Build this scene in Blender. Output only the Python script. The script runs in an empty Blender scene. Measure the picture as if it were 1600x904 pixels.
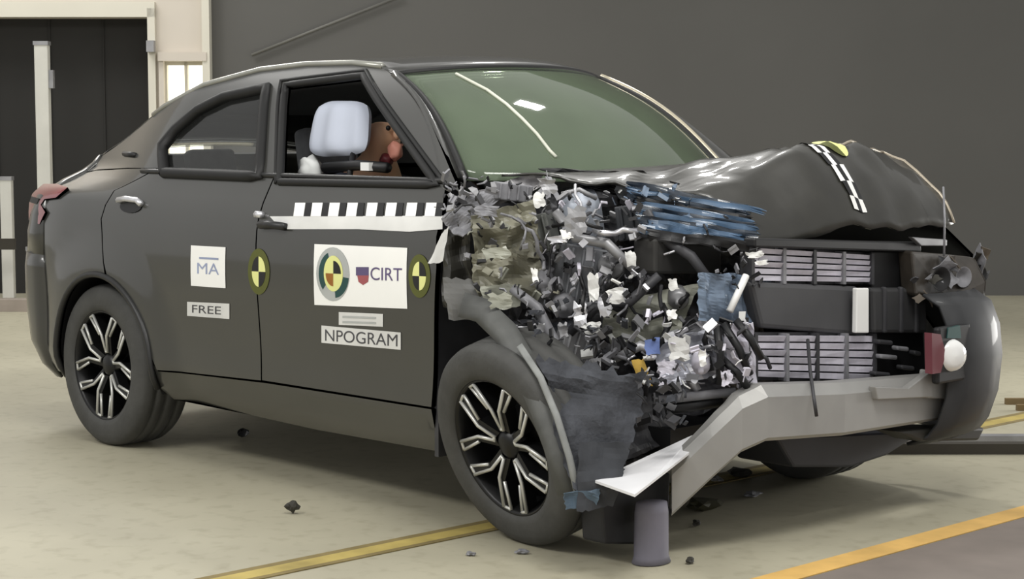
import bpy, bmesh, math, random
import numpy as np
from mathutils import Vector, Matrix, noise
from mathutils.geometry import delaunay_2d_cdt

# ------------------------------------------------------------------ camera, world, lights, exposure
SC = bpy.context.scene
COL = SC.collection
IMG_W, IMG_H, FOCAL = 1600.0, 904.0, 2800.0
CAM = np.array([6.7955, -4.8601, 1.3677]); YAW, PITCH = 2.38914036, 0.0900359649
FWD = np.array([math.cos(YAW)*math.cos(PITCH), math.sin(YAW)*math.cos(PITCH), -math.sin(PITCH)])
RIGHT = np.array([math.sin(YAW), -math.cos(YAW), 0.0]); UP = np.cross(RIGHT, FWD)
cam_data = bpy.data.cameras.new('camera'); cam = bpy.data.objects.new('camera', cam_data); COL.objects.link(cam)
cam_data.sensor_width = 36.0; cam_data.lens = FOCAL/IMG_W*36.0; cam_data.clip_end = 200
M = Matrix([[RIGHT[i], UP[i], -FWD[i], CAM[i]] for i in range(3)] + [[0, 0, 0, 1]])
cam.matrix_world = M
SC.camera = cam
vs = SC.view_settings
SC.display_settings.display_device = 'sRGB'
vs.view_transform = 'Standard'; vs.look = 'None'; vs.gamma = 1.0; vs.use_curve_mapping = False
vs.exposure = 0.35

world = bpy.data.worlds.new('hall_light'); SC.world = world; world.use_nodes = True
wbg = world.node_tree.nodes['Background']
wbg.inputs[0].default_value = (1.0, 0.992, 0.972, 1); wbg.inputs[1].default_value = 0.52

def area(name, loc, target, sx, sy, power, color=(1, .985, .95)):
    d = bpy.data.lights.new(name, 'AREA'); d.shape = 'RECTANGLE'; d.size = sx; d.size_y = sy; d.energy = power; d.color = color
    o = bpy.data.objects.new(name, d); COL.objects.link(o); o.location = loc
    o.rotation_euler = (Vector(target)-Vector(loc)).to_track_quat('-Z', 'Y').to_euler()
    return o
area('overhead_lamp', (1.6, -5.2, 4.4), (1.2, -.9, .7), 3.2, 1.0, 115)  # unseen key added to brighten the near doors and stickers
area('undercar_fill', (3.7, 5.0, .75), (1.2, -.5, .05), 1.8, .7, 75)  # unseen lamp added to lift the shade under the car
area('overhead_lamp', (5.0, -1.6, 4.8), (2.6, -.4, .6), 2.2, 1.0, 110)
area('overhead_lamp', (-5.0, 0.8, 5.2), (-1.8, .2, .4), 2.2, 1.0, 110)
area('overhead_lamp', (-6.2, 1.0, 4.6), (-7.2, 2.2, 1.4), 1.2, .8, 22)  # unseen lamp added to keep the cream wall bright
area('overhead_lamp', (0.80, 2.02, 4.9), (1.6, 1.0, 0), .34, .34, 45)

# ------------------------------------------------------------------ helpers: measuring
def _ray(px, py):
    return FWD + RIGHT*((px-IMG_W/2)/FOCAL) - UP*((py-IMG_H/2)/FOCAL)
def at(px, py, x=None, y=None, z=None, d=None):
    v = _ray(px, py)
    if d is not None: t = d
    elif x is not None: t = (x-CAM[0])/v[0]
    elif y is not None: t = (y-CAM[1])/v[1]
    else: t = (z-CAM[2])/v[2]
    return Vector(CAM + t*v)

def spline(xs, ys):
    xs = np.array(xs, float); ys = np.array(ys, float); n = len(xs)
    h = np.diff(xs); A = np.eye(n); b = np.zeros(n)
    for i in range(1, n-1):
        A[i, i-1] = h[i-1]; A[i, i] = 2*(h[i-1]+h[i]); A[i, i+1] = h[i]
        b[i] = 3*((ys[i+1]-ys[i])/h[i]-(ys[i]-ys[i-1])/h[i-1])
    c = np.linalg.solve(A, b)
    def f(x):
        x = min(max(x, xs[0]), xs[-1])
        i = min(max(int(np.searchsorted(xs, x))-1, 0), n-2)
        t = x-xs[i]; bb = (ys[i+1]-ys[i])/h[i]-h[i]*(2*c[i]+c[i+1])/3; dd = (c[i+1]-c[i])/(3*h[i])
        return float(ys[i]+bb*t+c[i]*t*t+dd*t**3)
    return f
def sstep(a, b, x):
    t = min(max((x-a)/(b-a), 0), 1); return t*t*(3-2*t)
def lin(r, g, b):
    f = lambda c: (c/255/12.92) if c/255 <= .04045 else ((c/255+.055)/1.055)**2.4
    return (f(r), f(g), f(b))

# ------------------------------------------------------------------ helpers: materials
def mat(name, rgb, rough=.5, metal=0.0, coat=0.0, var=.12, scale=6.0, emit=None, spec=.5, bump=0.0, bscale=40):
    m = bpy.data.materials.new(name); m.use_nodes = True
    nt = m.node_tree; b = nt.nodes['Principled BSDF']
    tc = nt.nodes.new('ShaderNodeTexCoord'); nz = nt.nodes.new('ShaderNodeTexNoise')
    nz.inputs['Scale'].default_value = scale; nz.inputs['Detail'].default_value = 5
    nt.links.new(tc.outputs['Object'], nz.inputs['Vector'])
    rp = nt.nodes.new('ShaderNodeValToRGB')
    rp.color_ramp.elements[0].position = .3; rp.color_ramp.elements[1].position = .7
    rp.color_ramp.elements[0].color = (*[c*(1-var) for c in rgb], 1)
    rp.color_ramp.elements[1].color = (*[min(1, c*(1+var)) for c in rgb], 1)
    nt.links.new(nz.outputs['Fac'], rp.inputs['Fac']); nt.links.new(rp.outputs['Color'], b.inputs['Base Color'])
    b.inputs['Roughness'].default_value = rough; b.inputs['Metallic'].default_value = metal
    b.inputs['Coat Weight'].default_value = coat; b.inputs['Coat Roughness'].default_value = .08
    b.inputs['Specular IOR Level'].default_value = spec
    if emit:
        b.inputs['Emission Color'].default_value = (*rgb, 1); b.inputs['Emission Strength'].default_value = emit
    if bump:
        n2 = nt.nodes.new('ShaderNodeTexNoise'); n2.inputs['Scale'].default_value = bscale
        nt.links.new(tc.outputs['Object'], n2.inputs['Vector'])
        bp = nt.nodes.new('ShaderNodeBump'); bp.inputs['Strength'].default_value = bump; bp.inputs['Distance'].default_value = .01
        nt.links.new(n2.outputs['Fac'], bp.inputs['Height']); nt.links.new(bp.outputs['Normal'], b.inputs['Normal'])
    return m

def glass(name, tint, haze_rgb, haze):
    m = bpy.data.materials.new(name); m.use_nodes = True
    nt = m.node_tree; nt.nodes.clear()
    out = nt.nodes.new('ShaderNodeOutputMaterial')
    tr = nt.nodes.new('ShaderNodeBsdfTransparent'); tr.inputs[0].default_value = (*tint, 1)
    df = nt.nodes.new('ShaderNodeBsdfDiffuse')
    tc = nt.nodes.new('ShaderNodeTexCoord'); nz = nt.nodes.new('ShaderNodeTexNoise'); nz.inputs['Scale'].default_value = 2.5
    nz.inputs['Detail'].default_value = 4
    nt.links.new(tc.outputs['Object'], nz.inputs['Vector'])
    rp = nt.nodes.new('ShaderNodeValToRGB'); rp.color_ramp.elements[0].position = .3; rp.color_ramp.elements[1].position = .7
    rp.color_ramp.elements[0].color = (*[c*.85 for c in haze_rgb], 1); rp.color_ramp.elements[1].color = (*[c*1.15 for c in haze_rgb], 1)
    nt.links.new(nz.outputs['Fac'], rp.inputs['Fac']); nt.links.new(rp.outputs['Color'], df.inputs[0])
    gl = nt.nodes.new('ShaderNodeBsdfGlossy'); gl.inputs['Roughness'].default_value = .04
    fr = nt.nodes.new('ShaderNodeFresnel'); fr.inputs[0].default_value = 1.5
    m1 = nt.nodes.new('ShaderNodeMixShader'); m1.inputs[0].default_value = haze
    m2 = nt.nodes.new('ShaderNodeMixShader')
    nt.links.new(tr.outputs[0], m1.inputs[1]); nt.links.new(df.outputs[0], m1.inputs[2])
    nt.links.new(fr.outputs[0], m2.inputs[0]); nt.links.new(m1.outputs[0], m2.inputs[1]); nt.links.new(gl.outputs[0], m2.inputs[2])
    nt.links.new(m2.outputs[0], out.inputs[0])
    return m

PAINT = mat('grey_car_paint', lin(50, 50, 47), .36, 0, .8, .05, 3)
PAINT_HOOD = mat('crumpled_car_paint', lin(44, 43, 38), .42, 0, .35, .2, 9)
TRIM = mat('black_trim', lin(30, 30, 30), .45, 0, 0, .1)
SEAL = mat('rubber_seal', lin(16, 16, 16), .6)
TYRE = mat('tyre_rubber', lin(66, 66, 64), .75, 0, 0, .15, 14, bump=.15, bscale=60)
RIM = mat('rim_dark', lin(22, 22, 23), .4, .3)
RIMCUT = mat('rim_machined', lin(205, 205, 200), .35, .5)
PLAST = mat('dark_plastic', lin(56, 56, 59), .55, 0, 0, .2, 12)
LINER = mat('wheel_liner', lin(60, 62, 67), .9, 0, 0, .35, 16, bump=.5, bscale=50)
STEEL = mat('bare_steel', lin(150, 150, 152), .45, .4, 0, .15, 9)
BEAM = mat('aluminium_beam', lin(158, 157, 154), .5, .3, 0, .06, 7)
WHITE = mat('white_vinyl', lin(246, 246, 243), .5, var=.02)
OFFWHITE = mat('off_white', lin(215, 215, 212), .5, var=.1)
SILVER = mat('silver_metal', lin(210, 210, 214), .3, .6, 0, .15, 12)
GREY = mat('mid_grey', lin(132, 132, 136), .5, .1, 0, .3, 15)
LILAC = mat('shutter_grey', lin(206, 203, 214), .5, 0, 0, .15, 15)
OLIVE = mat('olive_grey_panel', lin(122, 120, 104), .5, 0, .1, .3, 9)
OLIVEL = mat('pale_olive_panel', lin(150, 151, 138), .5, 0, .1, .25, 9)
BLUE = mat('blue_panel', lin(72, 96, 122), .35, 0, .3, .35, 12)
BLUEG = mat('blue_grey_panel', lin(112, 128, 148), .45, 0, .1, .5, 14)
DBLUE = mat('dark_blue_fold', lin(36, 46, 58), .3, 0, .6, .35, 14)
GOLD = mat('gold_metal', lin(200, 165, 80), .35, .6)
BAY = mat('bay_grime', lin(84, 84, 88), .5, .2, 0, .7, 30)
BLACK = mat('black_part', lin(20, 20, 22), .5)
YEL = mat('marker_yellow', lin(226, 228, 150), .5, var=.04)
DYEL = mat('marker_olive', lin(82, 86, 30), .5, var=.05)
RED = mat('red_lens', lin(128, 52, 60), .2, 0, .6, .2)
REDP = mat('red_plastic', lin(112, 58, 66), .4)
LAMPW = mat('lamp_white', lin(240, 240, 238), .2, 0, .3, .05)
TEAL = mat('teal_print', lin(30, 70, 68), .5)
PGREY = mat('print_grey', lin(175, 178, 176), .5)
INK = mat('print_ink', lin(70, 70, 74), .5)
NAVY = mat('print_navy', lin(92, 80, 118), .5)
CRIM = mat('print_crimson', lin(160, 84, 88), .5)
PALEB = mat('print_pale_blue', lin(150, 160, 190), .5)
SEAT = mat('seat_fabric', lin(96, 97, 100), .85, 0, 0, .15, 20)
AIRBAG = mat('airbag_cloth', lin(180, 186, 200), .8, 0, 0, .05, 5)
PEACH = mat('dummy_peach', lin(244, 196, 162), .6, 0, 0, .1, 8)
PINK = mat('dummy_pink', lin(222, 150, 132), .6)
DCLOTH = mat('dummy_cloth', lin(44, 48, 62), .8)
GLASS_SIDE = glass('side_glass', (.86, .88, .87), lin(100, 102, 100), .08)
GLASS_WS = glass('windscreen_glass', (.50, .55, .46), lin(126, 142, 117), .42)
GLASS_REAR = glass('rear_glass', (.85, .87, .85), lin(90, 92, 90), .08)
CREAM = mat('cream_wall', lin(206, 198, 186), .8, 0, 0, .03, 1.5)
CREAMTRIM = mat('cream_trim', lin(214, 210, 196), .7, 0, 0, .03, 2)
GREYWALL = mat('grey_wall', lin(93, 92, 89), .85, 0, 0, .05, .8)
DARKDOOR = mat('dark_door', lin(40, 39, 37), .85, 0, 0, .08, 1.2)
POST = mat('post_white', lin(205, 204, 196), .6, 0, 0, .05)
WINLIGHT = mat('window_daylight', (1.0, .97, .86), .8, emit=1.6, var=.02)
LINEY = mat('floor_line_yellow', lin(168, 150, 84), .7, 0, 0, .25, 6)
LINEO = mat('floor_line_orange', lin(208, 168, 96), .7, 0, 0, .2, 5)
LINEDARK = mat('floor_line_brown', lin(120, 106, 66), .8, 0, 0, .25, 6)
STEELRAIL = mat('rail_dark', lin(56, 52, 44), .6, .2)
FRAG = mat('fragment_dark', lin(50, 48, 42), .7)

# ------------------------------------------------------------------ helpers: meshes
class MB:
    def __init__(s): s.v = []; s.f = []; s.m = []; s.sm = []
    def add(s, vs, fs, mi=0, sm=False):
        o = len(s.v); s.v += [tuple(v) for v in vs]
        for f in fs: s.f.append([i+o for i in f]); s.m.append(mi); s.sm.append(sm)
    def box(s, c, size, rot=None, mi=0):
        h = [a/2 for a in size]; R = rot if rot is not None else Matrix.Identity(3)
        vs = [Vector(c)+R @ Vector((sx*h[0], sy*h[1], sz*h[2])) for sx in (-1, 1) for sy in (-1, 1) for sz in (-1, 1)]
        s.add(vs, [(0, 1, 3, 2), (4, 6, 7, 5), (0, 4, 5, 1), (2, 3, 7, 6), (0, 2, 6, 4), (1, 5, 7, 3)], mi)
    def hexa(s, a, b, mi=0):       # two quads (4 points each)
        s.add(list(a)+list(b), [(3, 2, 1, 0), (4, 5, 6, 7), (0, 1, 5, 4), (1, 2, 6, 5), (2, 3, 7, 6), (3, 0, 4, 7)], mi)
    def tube(s, pts, r, n=8, mi=0, cap=True, flat=None):
        pts = [Vector(p) for p in pts]; rs = r if isinstance(r, (list, tuple)) else [r]*len(pts)
        vs = []; up0 = None
        for i, p in enumerate(pts):
            t = (pts[min(i+1, len(pts)-1)]-pts[max(i-1, 0)]).normalized()
            if up0 is None:
                up0 = t.orthogonal().normalized()
            up0 = (up0 - t*up0.dot(t)).normalized(); w = t.cross(up0)
            for k in range(n):
                a = 2*math.pi*k/n; vs.append(p+rs[i]*(up0*math.cos(a)+w*math.sin(a)))
        fs = [(i*n+k, i*n+(k+1) % n, (i+1)*n+(k+1) % n, (i+1)*n+k) for i in range(len(pts)-1) for k in range(n)]
        if cap: fs += [tuple(range(n-1, -1, -1)), tuple((len(pts)-1)*n+k for k in range(n))]
        s.add(vs, fs, mi, True)
    def lathe(s, prof, n=48, axis='y', mi=0, sm=True):   # prof: (r, h)
        vs = []
        for r, h in prof:
            for k in range(n):
                a = 2*math.pi*k/n
                vs.append((r*math.cos(a), h, r*math.sin(a)) if axis == 'y' else (r*math.cos(a), r*math.sin(a), h))
        fs = [(i*n+k, i*n+(k+1) % n, (i+1)*n+(k+1) % n, (i+1)*n+k) for i in range(len(prof)-1) for k in range(n)]
        s.add(vs, fs, mi, sm)
    def grid(s, rows, mi=0, sm=True, flip=False):
        m = len(rows[0]); vs = [p for r in rows for p in r]
        fs = [(i*m+j, i*m+j+1, (i+1)*m+j+1, (i+1)*m+j) for i in range(len(rows)-1) for j in range(m-1)]
        if flip: fs = [f[::-1] for f in fs]
        s.add(vs, fs, mi, sm)
    def prism(s, poly, off, mi=0):       # poly of 3D points, extruded by vector off
        n = len(poly); a = [Vector(p) for p in poly]; b = [p+Vector(off) for p in a]
        s.add(a+b, [tuple(range(n-1, -1, -1)), tuple(range(n, 2*n))]+[(i, (i+1) % n, n+(i+1) % n, n+i) for i in range(n)], mi)
    def build(s, name, mats, parent=None, solid=0, bevel=0, subsurf=0, fixn=True):
        me = bpy.data.meshes.new(name); me.from_pydata(s.v, [], s.f)
        for m in (mats if isinstance(mats, (list, tuple)) else [mats]): me.materials.append(m)
        for p, mi, sm in zip(me.polygons, s.m, s.sm): p.material_index = mi; p.use_smooth = sm
        me.update()
        if fixn:
            bm = bmesh.new(); bm.from_mesh(me); bmesh.ops.recalc_face_normals(bm, faces=bm.faces); bm.to_mesh(me); bm.free()
        o = bpy.data.objects.new(name, me); COL.objects.link(o)
        if parent: o.parent = parent
        if bevel:
            b = o.modifiers.new('bevel', 'BEVEL'); b.width = bevel; b.segments = 2; b.limit_method = 'ANGLE'
        if solid:
            q = o.modifiers.new('thick', 'SOLIDIFY'); q.thickness = solid; q.offset = 0
        if subsurf:
            q = o.modifiers.new('sub', 'SUBSURF'); q.levels = subsurf; q.render_levels = subsurf
        return o

def tag(o, label=None, cat=None, group=None, kind=None):
    if label: o['label'] = label
    if cat: o['category'] = cat
    if group: o['group'] = group
    if kind: o['kind'] = kind
    return o
def empty(name, loc=(0, 0, 0), rot=(0, 0, 0)):
    o = bpy.data.objects.new(name, None); COL.objects.link(o); o.location = loc; o.rotation_euler = rot; return o

def inside(p, poly):
    c = False; n = len(poly)
    for i in range(n):
        (x1, y1), (x2, y2) = poly[i], poly[(i+1) % n]
        if (y1 > p[1]) != (y2 > p[1]) and p[0] < (x2-x1)*(p[1]-y1)/(y2-y1)+x1: c = not c
    return c
def dense(poly, step):
    out = []
    for i in range(len(poly)):
        a = Vector(poly[i]); b = Vector(poly[(i+1) % len(poly)]); k = max(1, int((b-a).length/step))
        out += [tuple(a+(b-a)*(j/k)) for j in range(k)]
    return out
def edgedist(p, poly):
    best = 9
    for i in range(len(poly)):
        a = Vector(poly[i]); b = Vector(poly[(i+1) % len(poly)]); ab = b-a
        t = max(0, min(1, (Vector(p)-a).dot(ab)/max(ab.length_squared, 1e-9))); best = min(best, (Vector(p)-a-ab*t).length)
    return best

def panel(name, outline, holes, fn, m, parent=None, step=.05, flange=.02, side=-1, normal_of=None, lift=0.0):
    """sheet over (X,Z) with Y = side*fn(X,Z); returned edge of depth 'flange' all round"""
    polys = [dense(outline, step)]+[dense(h, step) for h in holes]
    pts = []; edges = []
    for pl in polys:
        o = len(pts); pts += pl; edges += [(o+i, o+(i+1) % len(pl)) for i in range(len(pl))]
    x0 = min(p[0] for p in outline); x1 = max(p[0] for p in outline); z0 = min(p[1] for p in outline); z1 = max(p[1] for p in outline)
    nx = int((x1-x0)/step); nz = int((z1-z0)/step)
    for i in range(1, nx+1):
        for j in range(1, nz+1):
            p = (x0+i*(x1-x0)/(nx+1), z0+j*(z1-z0)/(nz+1))
            if inside(p, outline) and not any(inside(p, h) for h in holes) and min(edgedist(p, pl) for pl in [outline]+list(holes)) > .3*step: pts.append(p)
    v2, e2, f2, *_ = delaunay_2d_cdt([Vector(p) for p in pts], edges, [], 0, 1e-5)
    tris = []
    for f in f2:
        c = sum((v2[i] for i in f), Vector((0, 0)))/len(f)
        if inside(c, outline) and not any(inside(c, h) for h in holes): tris.append(list(f))
    h = 2e-3
    def nrm(x, z):
        dx = (fn(x+h, z)-fn(x-h, z))/(2*h); dz = (fn(x, z+h)-fn(x, z-h))/(2*h)
        return Vector((-dx, side*1.0, -dz)).normalized()
    V = []; N = []
    for p in v2:
        n = nrm(p.x, p.y); V.append(Vector((p.x, side*fn(p.x, p.y), p.y))+n*lift); N.append(n)
    F = []
    for t in tris:
        a, b, c = V[t[0]], V[t[1]], V[t[2]]
        F.append(t if (b-a).cross(c-a).dot(N[t[0]]) > 0 else t[::-1])
    if flange:
        cnt = {}
        for t in F:
            for i in range(len(t)):
                k = (t[i], t[(i+1) % len(t)]); cnt[k] = cnt.get(k, 0)+1
        bd = [k for k in cnt if (k[1], k[0]) not in cnt]
        for a, b in bd:
            o = len(V); na = (V[a]-V[b]).cross(N[a]).normalized()
            V += [V[a], V[b], V[b]-N[b]*flange, V[a]-N[a]*flange]; N += [na]*4; F.append([o+1, o, o+3, o+2])
    me = bpy.data.meshes.new(name); me.from_pydata([tuple(v) for v in V], [], F); me.materials.append(m)
    for p in me.polygons: p.use_smooth = True
    me.update(); me.normals_split_custom_set_from_vertices([tuple(n) for n in N])
    o = bpy.data.objects.new(name, me); COL.objects.link(o)
    if parent: o.parent = parent
    return o

def crumple(name, quad, m, parent=None, n=10, amp=.03, seed=0, freq=9, jag=.25, thick=.004, sm=False):
    a, b, c, d = [Vector(p) for p in quad]; rnd = random.Random(seed)
    nn = (b-a).cross(d-a).normalized(); rows = []
    off = Vector((seed*3.1, seed*1.7, seed*.9))
    L = max((b-a).length, (d-a).length)
    for i in range(n+1):
        r = []
        for j in range(n+1):
            u, v = j/n, i/n
            if i in (0, n): v += rnd.uniform(-1, 1)*jag*.5/n*2
            if j in (0, n): u += rnd.uniform(-1, 1)*jag*.5/n*2
            p = (a*(1-u)+b*u)*(1-v)+(d*(1-u)+c*u)*v
            q = p*freq+off
            h = abs(noise.noise(q))*2-.5+noise.noise(q*2.3)*.5
            sh = Vector((noise.noise(q+Vector((7, 0, 0))), noise.noise(q+Vector((0, 9, 0))), noise.noise(q+Vector((0, 0, 5)))))
            r.append(p+nn*h*amp+sh*amp*.5)
        rows.append(r)
    g = MB(); g.grid(rows, 0, sm)
    return g.build(name, m, parent, solid=thick, fixn=False)

# ------------------------------------------------------------------ the hall
FH = np.array([FWD[0], FWD[1], 0]); FH /= np.linalg.norm(FH)
def hall(s, t, z):                    # along the back wall, away from the viewer, up
    p = CAM*np.array([1, 1, 0])+RIGHT*s+FH*t; return Vector((p[0], p[1], z))
HR = Matrix([[RIGHT[0], FH[0], 0], [RIGHT[1], FH[1], 0], [0, 0, 1]])
def hbox(g, s0, s1, t0, t1, z0, z1, mi=0): g.box(hall((s0+s1)/2, (t0+t1)/2, (z0+z1)/2), (s1-s0, t1-t0, z1-z0), HR, mi)
def struct(o): o['kind'] = 'structure'; return o

# floor: pale screed with faint stains
FLOOR = bpy.data.materials.new('pale_screed'); FLOOR.use_nodes = True
nt = FLOOR.node_tree; b = nt.nodes['Principled BSDF']; b.inputs['Roughness'].default_value = .55
tc = nt.nodes.new('ShaderNodeTexCoord')
n1 = nt.nodes.new('ShaderNodeTexNoise'); n1.inputs['Scale'].default_value = .9; n1.inputs['Detail'].default_value = 6
n2 = nt.nodes.new('ShaderNodeTexNoise'); n2.inputs['Scale'].default_value = 14; n2.inputs['Detail'].default_value = 6
r1 = nt.nodes.new('ShaderNodeValToRGB'); r1.color_ramp.elements[0].position = .35; r1.color_ramp.elements[1].position = .65
r1.color_ramp.elements[0].color = (*lin(158, 153, 133), 1); r1.color_ramp.elements[1].color = (*lin(174, 169, 148), 1)
r2 = nt.nodes.new('ShaderNodeValToRGB'); r2.color_ramp.elements[0].position = .3; r2.color_ramp.elements[1].position = .48
r2.color_ramp.elements[0].color = (.72, .7, .66, 1); r2.color_ramp.elements[1].color = (1, 1, 1, 1)
mx = nt.nodes.new('ShaderNodeMixRGB'); mx.blend_type = 'MULTIPLY'; mx.inputs[0].default_value = .5
nt.links.new(tc.outputs['Object'], n1.inputs[0]); nt.links.new(tc.outputs['Object'], n2.inputs[0])
nt.links.new(n1.outputs[0], r1.inputs[0]); nt.links.new(n2.outputs[0], r2.inputs[0])
nt.links.new(r1.outputs[0], mx.inputs[1]); nt.links.new(r2.outputs[0], mx.inputs[2]); nt.links.new(mx.outputs[0], b.inputs['Base Color'])
g = MB(); hbox(g, -12, 12, -3, 18, -.12, 0); struct(g.build('floor', FLOOR))
g = MB(); hbox(g, -2.44, 9, 14.6, 14.8, 0, 6); struct(g.build('wall_back', GREYWALL))
# cream wall with the dark doorway and a window
g = MB()
hbox(g, -9, -5.6, 14.55, 14.75, 0, 6); hbox(g, -5.6, -2.44, 14.55, 14.75, 2.25, 6)
hbox(g, -2.92, -2.82, 14.55, 14.75, 0, 2.25); hbox(g, -2.82, -2.47, 14.55, 14.75, 1.9, 2.25)
hbox(g, -2.82, -2.47, 14.55, 14.75, 0, .75); hbox(g, -2.49, -2.44, 14.55, 14.75, 0, 2.25)
struct(g.build('wall_left', CREAM))
g = MB(); hbox(g, -5.6, -2.92, 14.8, 14.86, 0, 2.3)
for k in range(6): hbox(g, -5.55+k*.44, -5.54+k*.44, 14.785, 14.8, 0, 2.25)
d1 = struct(g.build('door_1', DARKDOOR))
g = MB(); hbox(g, -2.925, -2.865, 14.5, 14.56, 0, 2.32); hbox(g, -5.66, -2.865, 14.5, 14.56, 2.25, 2.37)
struct(g.build('trim_1', CREAMTRIM))
g = MB(); hbox(g, -2.485, -2.425, 14.48, 14.6, 0, 6); struct(g.build('trim_2', CREAMTRIM))
g = MB(); hbox(g, -2.82, -2.47, 14.70, 14.72, .75, 1.9)
w1 = struct(g.build('window_1', WINLIGHT))
g = MB()
for s in (-2.82, -2.655, -2.50): hbox(g, s-.0, s+.025, 14.62, 14.69, .75, 1.9)
for z in (.75, 1.3, 1.87): hbox(g, -2.82, -2.47, 14.62, 14.69, z, z+.035)
g.build('window_frame', CREAMTRIM, w1)
g = MB(); hbox(g, -2.84, -2.45, 14.47, 14.55, 1.9, 1.97); hbox(g, -2.84, -2.80, 14.5, 14.55, .75, 1.9); g.build('window_trim', CREAM, w1)
o = MB(); hbox(o, -2.92, -2.86, 14.42, 14.5, 1.97, 2.06); tag(o.build('door_sensor', STEEL), 'small grey sensor box on the door frame beside the dark doorway', 'sensor')
# sagging pipe on the grey wall
g = MB(); a = hall(-2.1, 14.57, 1.95); bb = hall(-.9, 14.57, 2.42)
g.tube([a, bb], .012, 8); tag(g.build('handrail', mat('rail_grey', lin(106, 105, 100), .6)), 'thin grey rail rising aslant on the grey back wall', 'rail')

# posts in front of the doorway
def post(name, s, t, h, w, label, arm):
    root = empty(name, hall(s, t, 0)); tag(root, label, 'post')
    inv = Vector(root.location)
    g = MB(); g.box((0, 0, h/2+.02), (w, w*.8, h-.04), HR); g.build('column', POST, root, bevel=.008)
    g = MB(); g.box((0, 0, .012), (w*2.0, w*1.8, .024), HR); g.build('base_plate', mat('plate', lin(170, 160, 150), .7), root)
    g = MB(); g.box((0, 0, h-.005), (w*1.1, w*.9, .03), HR); g.build('end_cap', STEEL, root)
    if arm:
        g = MB(); g.box(Vector((0, 0, 0))+HR @ Vector((w*.65, 0, h-.28)), (w*.35, w*.5, .14), HR); g.build('bracket', STEEL, root)
    return root
post('guard_post', -3.63, 13.95, 2.02, .105, 'tall white post standing in front of the dark doorway', True)
post('guard_post', -3.93, 13.95, .98, .09, 'short white post left of the tall post by the dark doorway', False)
post('guard_post', -3.66, 13.55, .46, .04, 'thin pale knee-high post just in front of the tall white post', False)
g = MB(); hbox(g, -4.4, -3.72, 13.36, 13.42, .46, .54); hbox(g, -4.4, -4.36, 13.36, 13.42, .09, .46)
tag(g.build('guard_bar', STEELRAIL), 'low dark bar running left from the white posts', 'bar')
g = MB(); hbox(g, -4.6, -3.55, 13.3, 13.44, 0, .09); tag(g.build('floor_kerb', mat('kerb', lin(150, 140, 130), .8)), 'low pinkish grey block on the floor by the posts', 'block')

# floor lines (painted) and rails: they cross under the car
def floor_quad(name, x0, x1, y0, y1, z, m):
    g = MB(); g.box(((x0+x1)/2, (y0+y1)/2, z), (x1-x0, y1-y0, .003)); o = struct(g.build(name, m)); return o
floor_quad('floor_line', 2.27, 2.345, -4.2, 5, .0025, LINEY)
floor_quad('floor_line', 2.235, 2.27, -4.2, 5, .0022, LINEDARK)
floor_quad('floor_line', 2.345, 2.37, -4.2, 5, .0022, LINEDARK)
floor_quad('floor_line', 3.39, 3.49, -2.2, 4, .0025, LINEO)
floor_quad('floor_slab', 3.50, 6.3, -3.5, 4, .0021, mat('brown_grey_screed', lin(120, 111, 104), .7, 0, 0, .1, 5))
g = MB(); hbox(g, 1.52, 5.0, 7.44, 7.5, 0, .045); tag(g.build('floor_rail', STEELRAIL), 'dark rail on the floor right of the car, nearer one', 'rail')
g = MB(); hbox(g, 1.6, 2.4, 7.72, 7.78, 0, .03); tag(g.build('floor_strip', STEEL), 'pale strip on the floor beyond the nearer dark rail', 'strip')
g = MB(); hbox(g, 2.45, 5, 8.8, 8.83, 0, .03); hbox(g, 2.45, 5, 8.6, 8.63, 0, .03); tag(g.build('floor_rail', mat('rail_brown', lin(110, 92, 60), .7)), 'brown twin rail on the floor behind the right end of the car', 'rail')

# ------------------------------------------------------------------ the car
car = empty('car'); tag(car, 'dark grey coupe SUV with its near front end crushed in a crash test', 'car')
_yz = spline([.2, .26, .32, .39, .46, .6, .78, .92, 1.0, 1.07, 1.13, 1.19, 1.3, 1.42, 1.54, 1.62],
             [.80, .855, .893, .908, .908, .913, .925, .926, .918, .896, .865, .832, .768, .698, .618, .55])
ARC_X, ARC_Z, ARC_R = .02, .345, .395
def side_y(x, z):
    y = _yz(z)
    if x < .35:                                   # haunch: the glasshouse narrows above a shoulder shelf
        k = sstep(.35, -.6, x); y -= k*.19*sstep(1.06, 1.21, z)
    if x < -.25:
        t = min((-.25-x)/.72, 1); y *= 1-.20*t**2.2
    r = math.hypot(x-ARC_X, z-ARC_Z)
    if r < .62 and z < .95: y += .022*sstep(.62, .40, r)
    return y
def side_y_far(x, z): return side_y(x, z)*(1-.12*sstep(1.15, 1.5, z))
def on_side(px, py):
    y = .9
    for _ in range(12):
        p = at(px, py, y=-y); y = side_y(p.x, min(max(p.z, .2), 1.62))
    return (p.x, p.z)
def arc(a0, a1, n=18, r=ARC_R): return [(ARC_X+r*math.cos(math.radians(a0+(a1-a0)*i/n)), ARC_Z+r*math.sin(math.radians(a0+(a1-a0)*i/n))) for i in range(n+1)]

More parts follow.
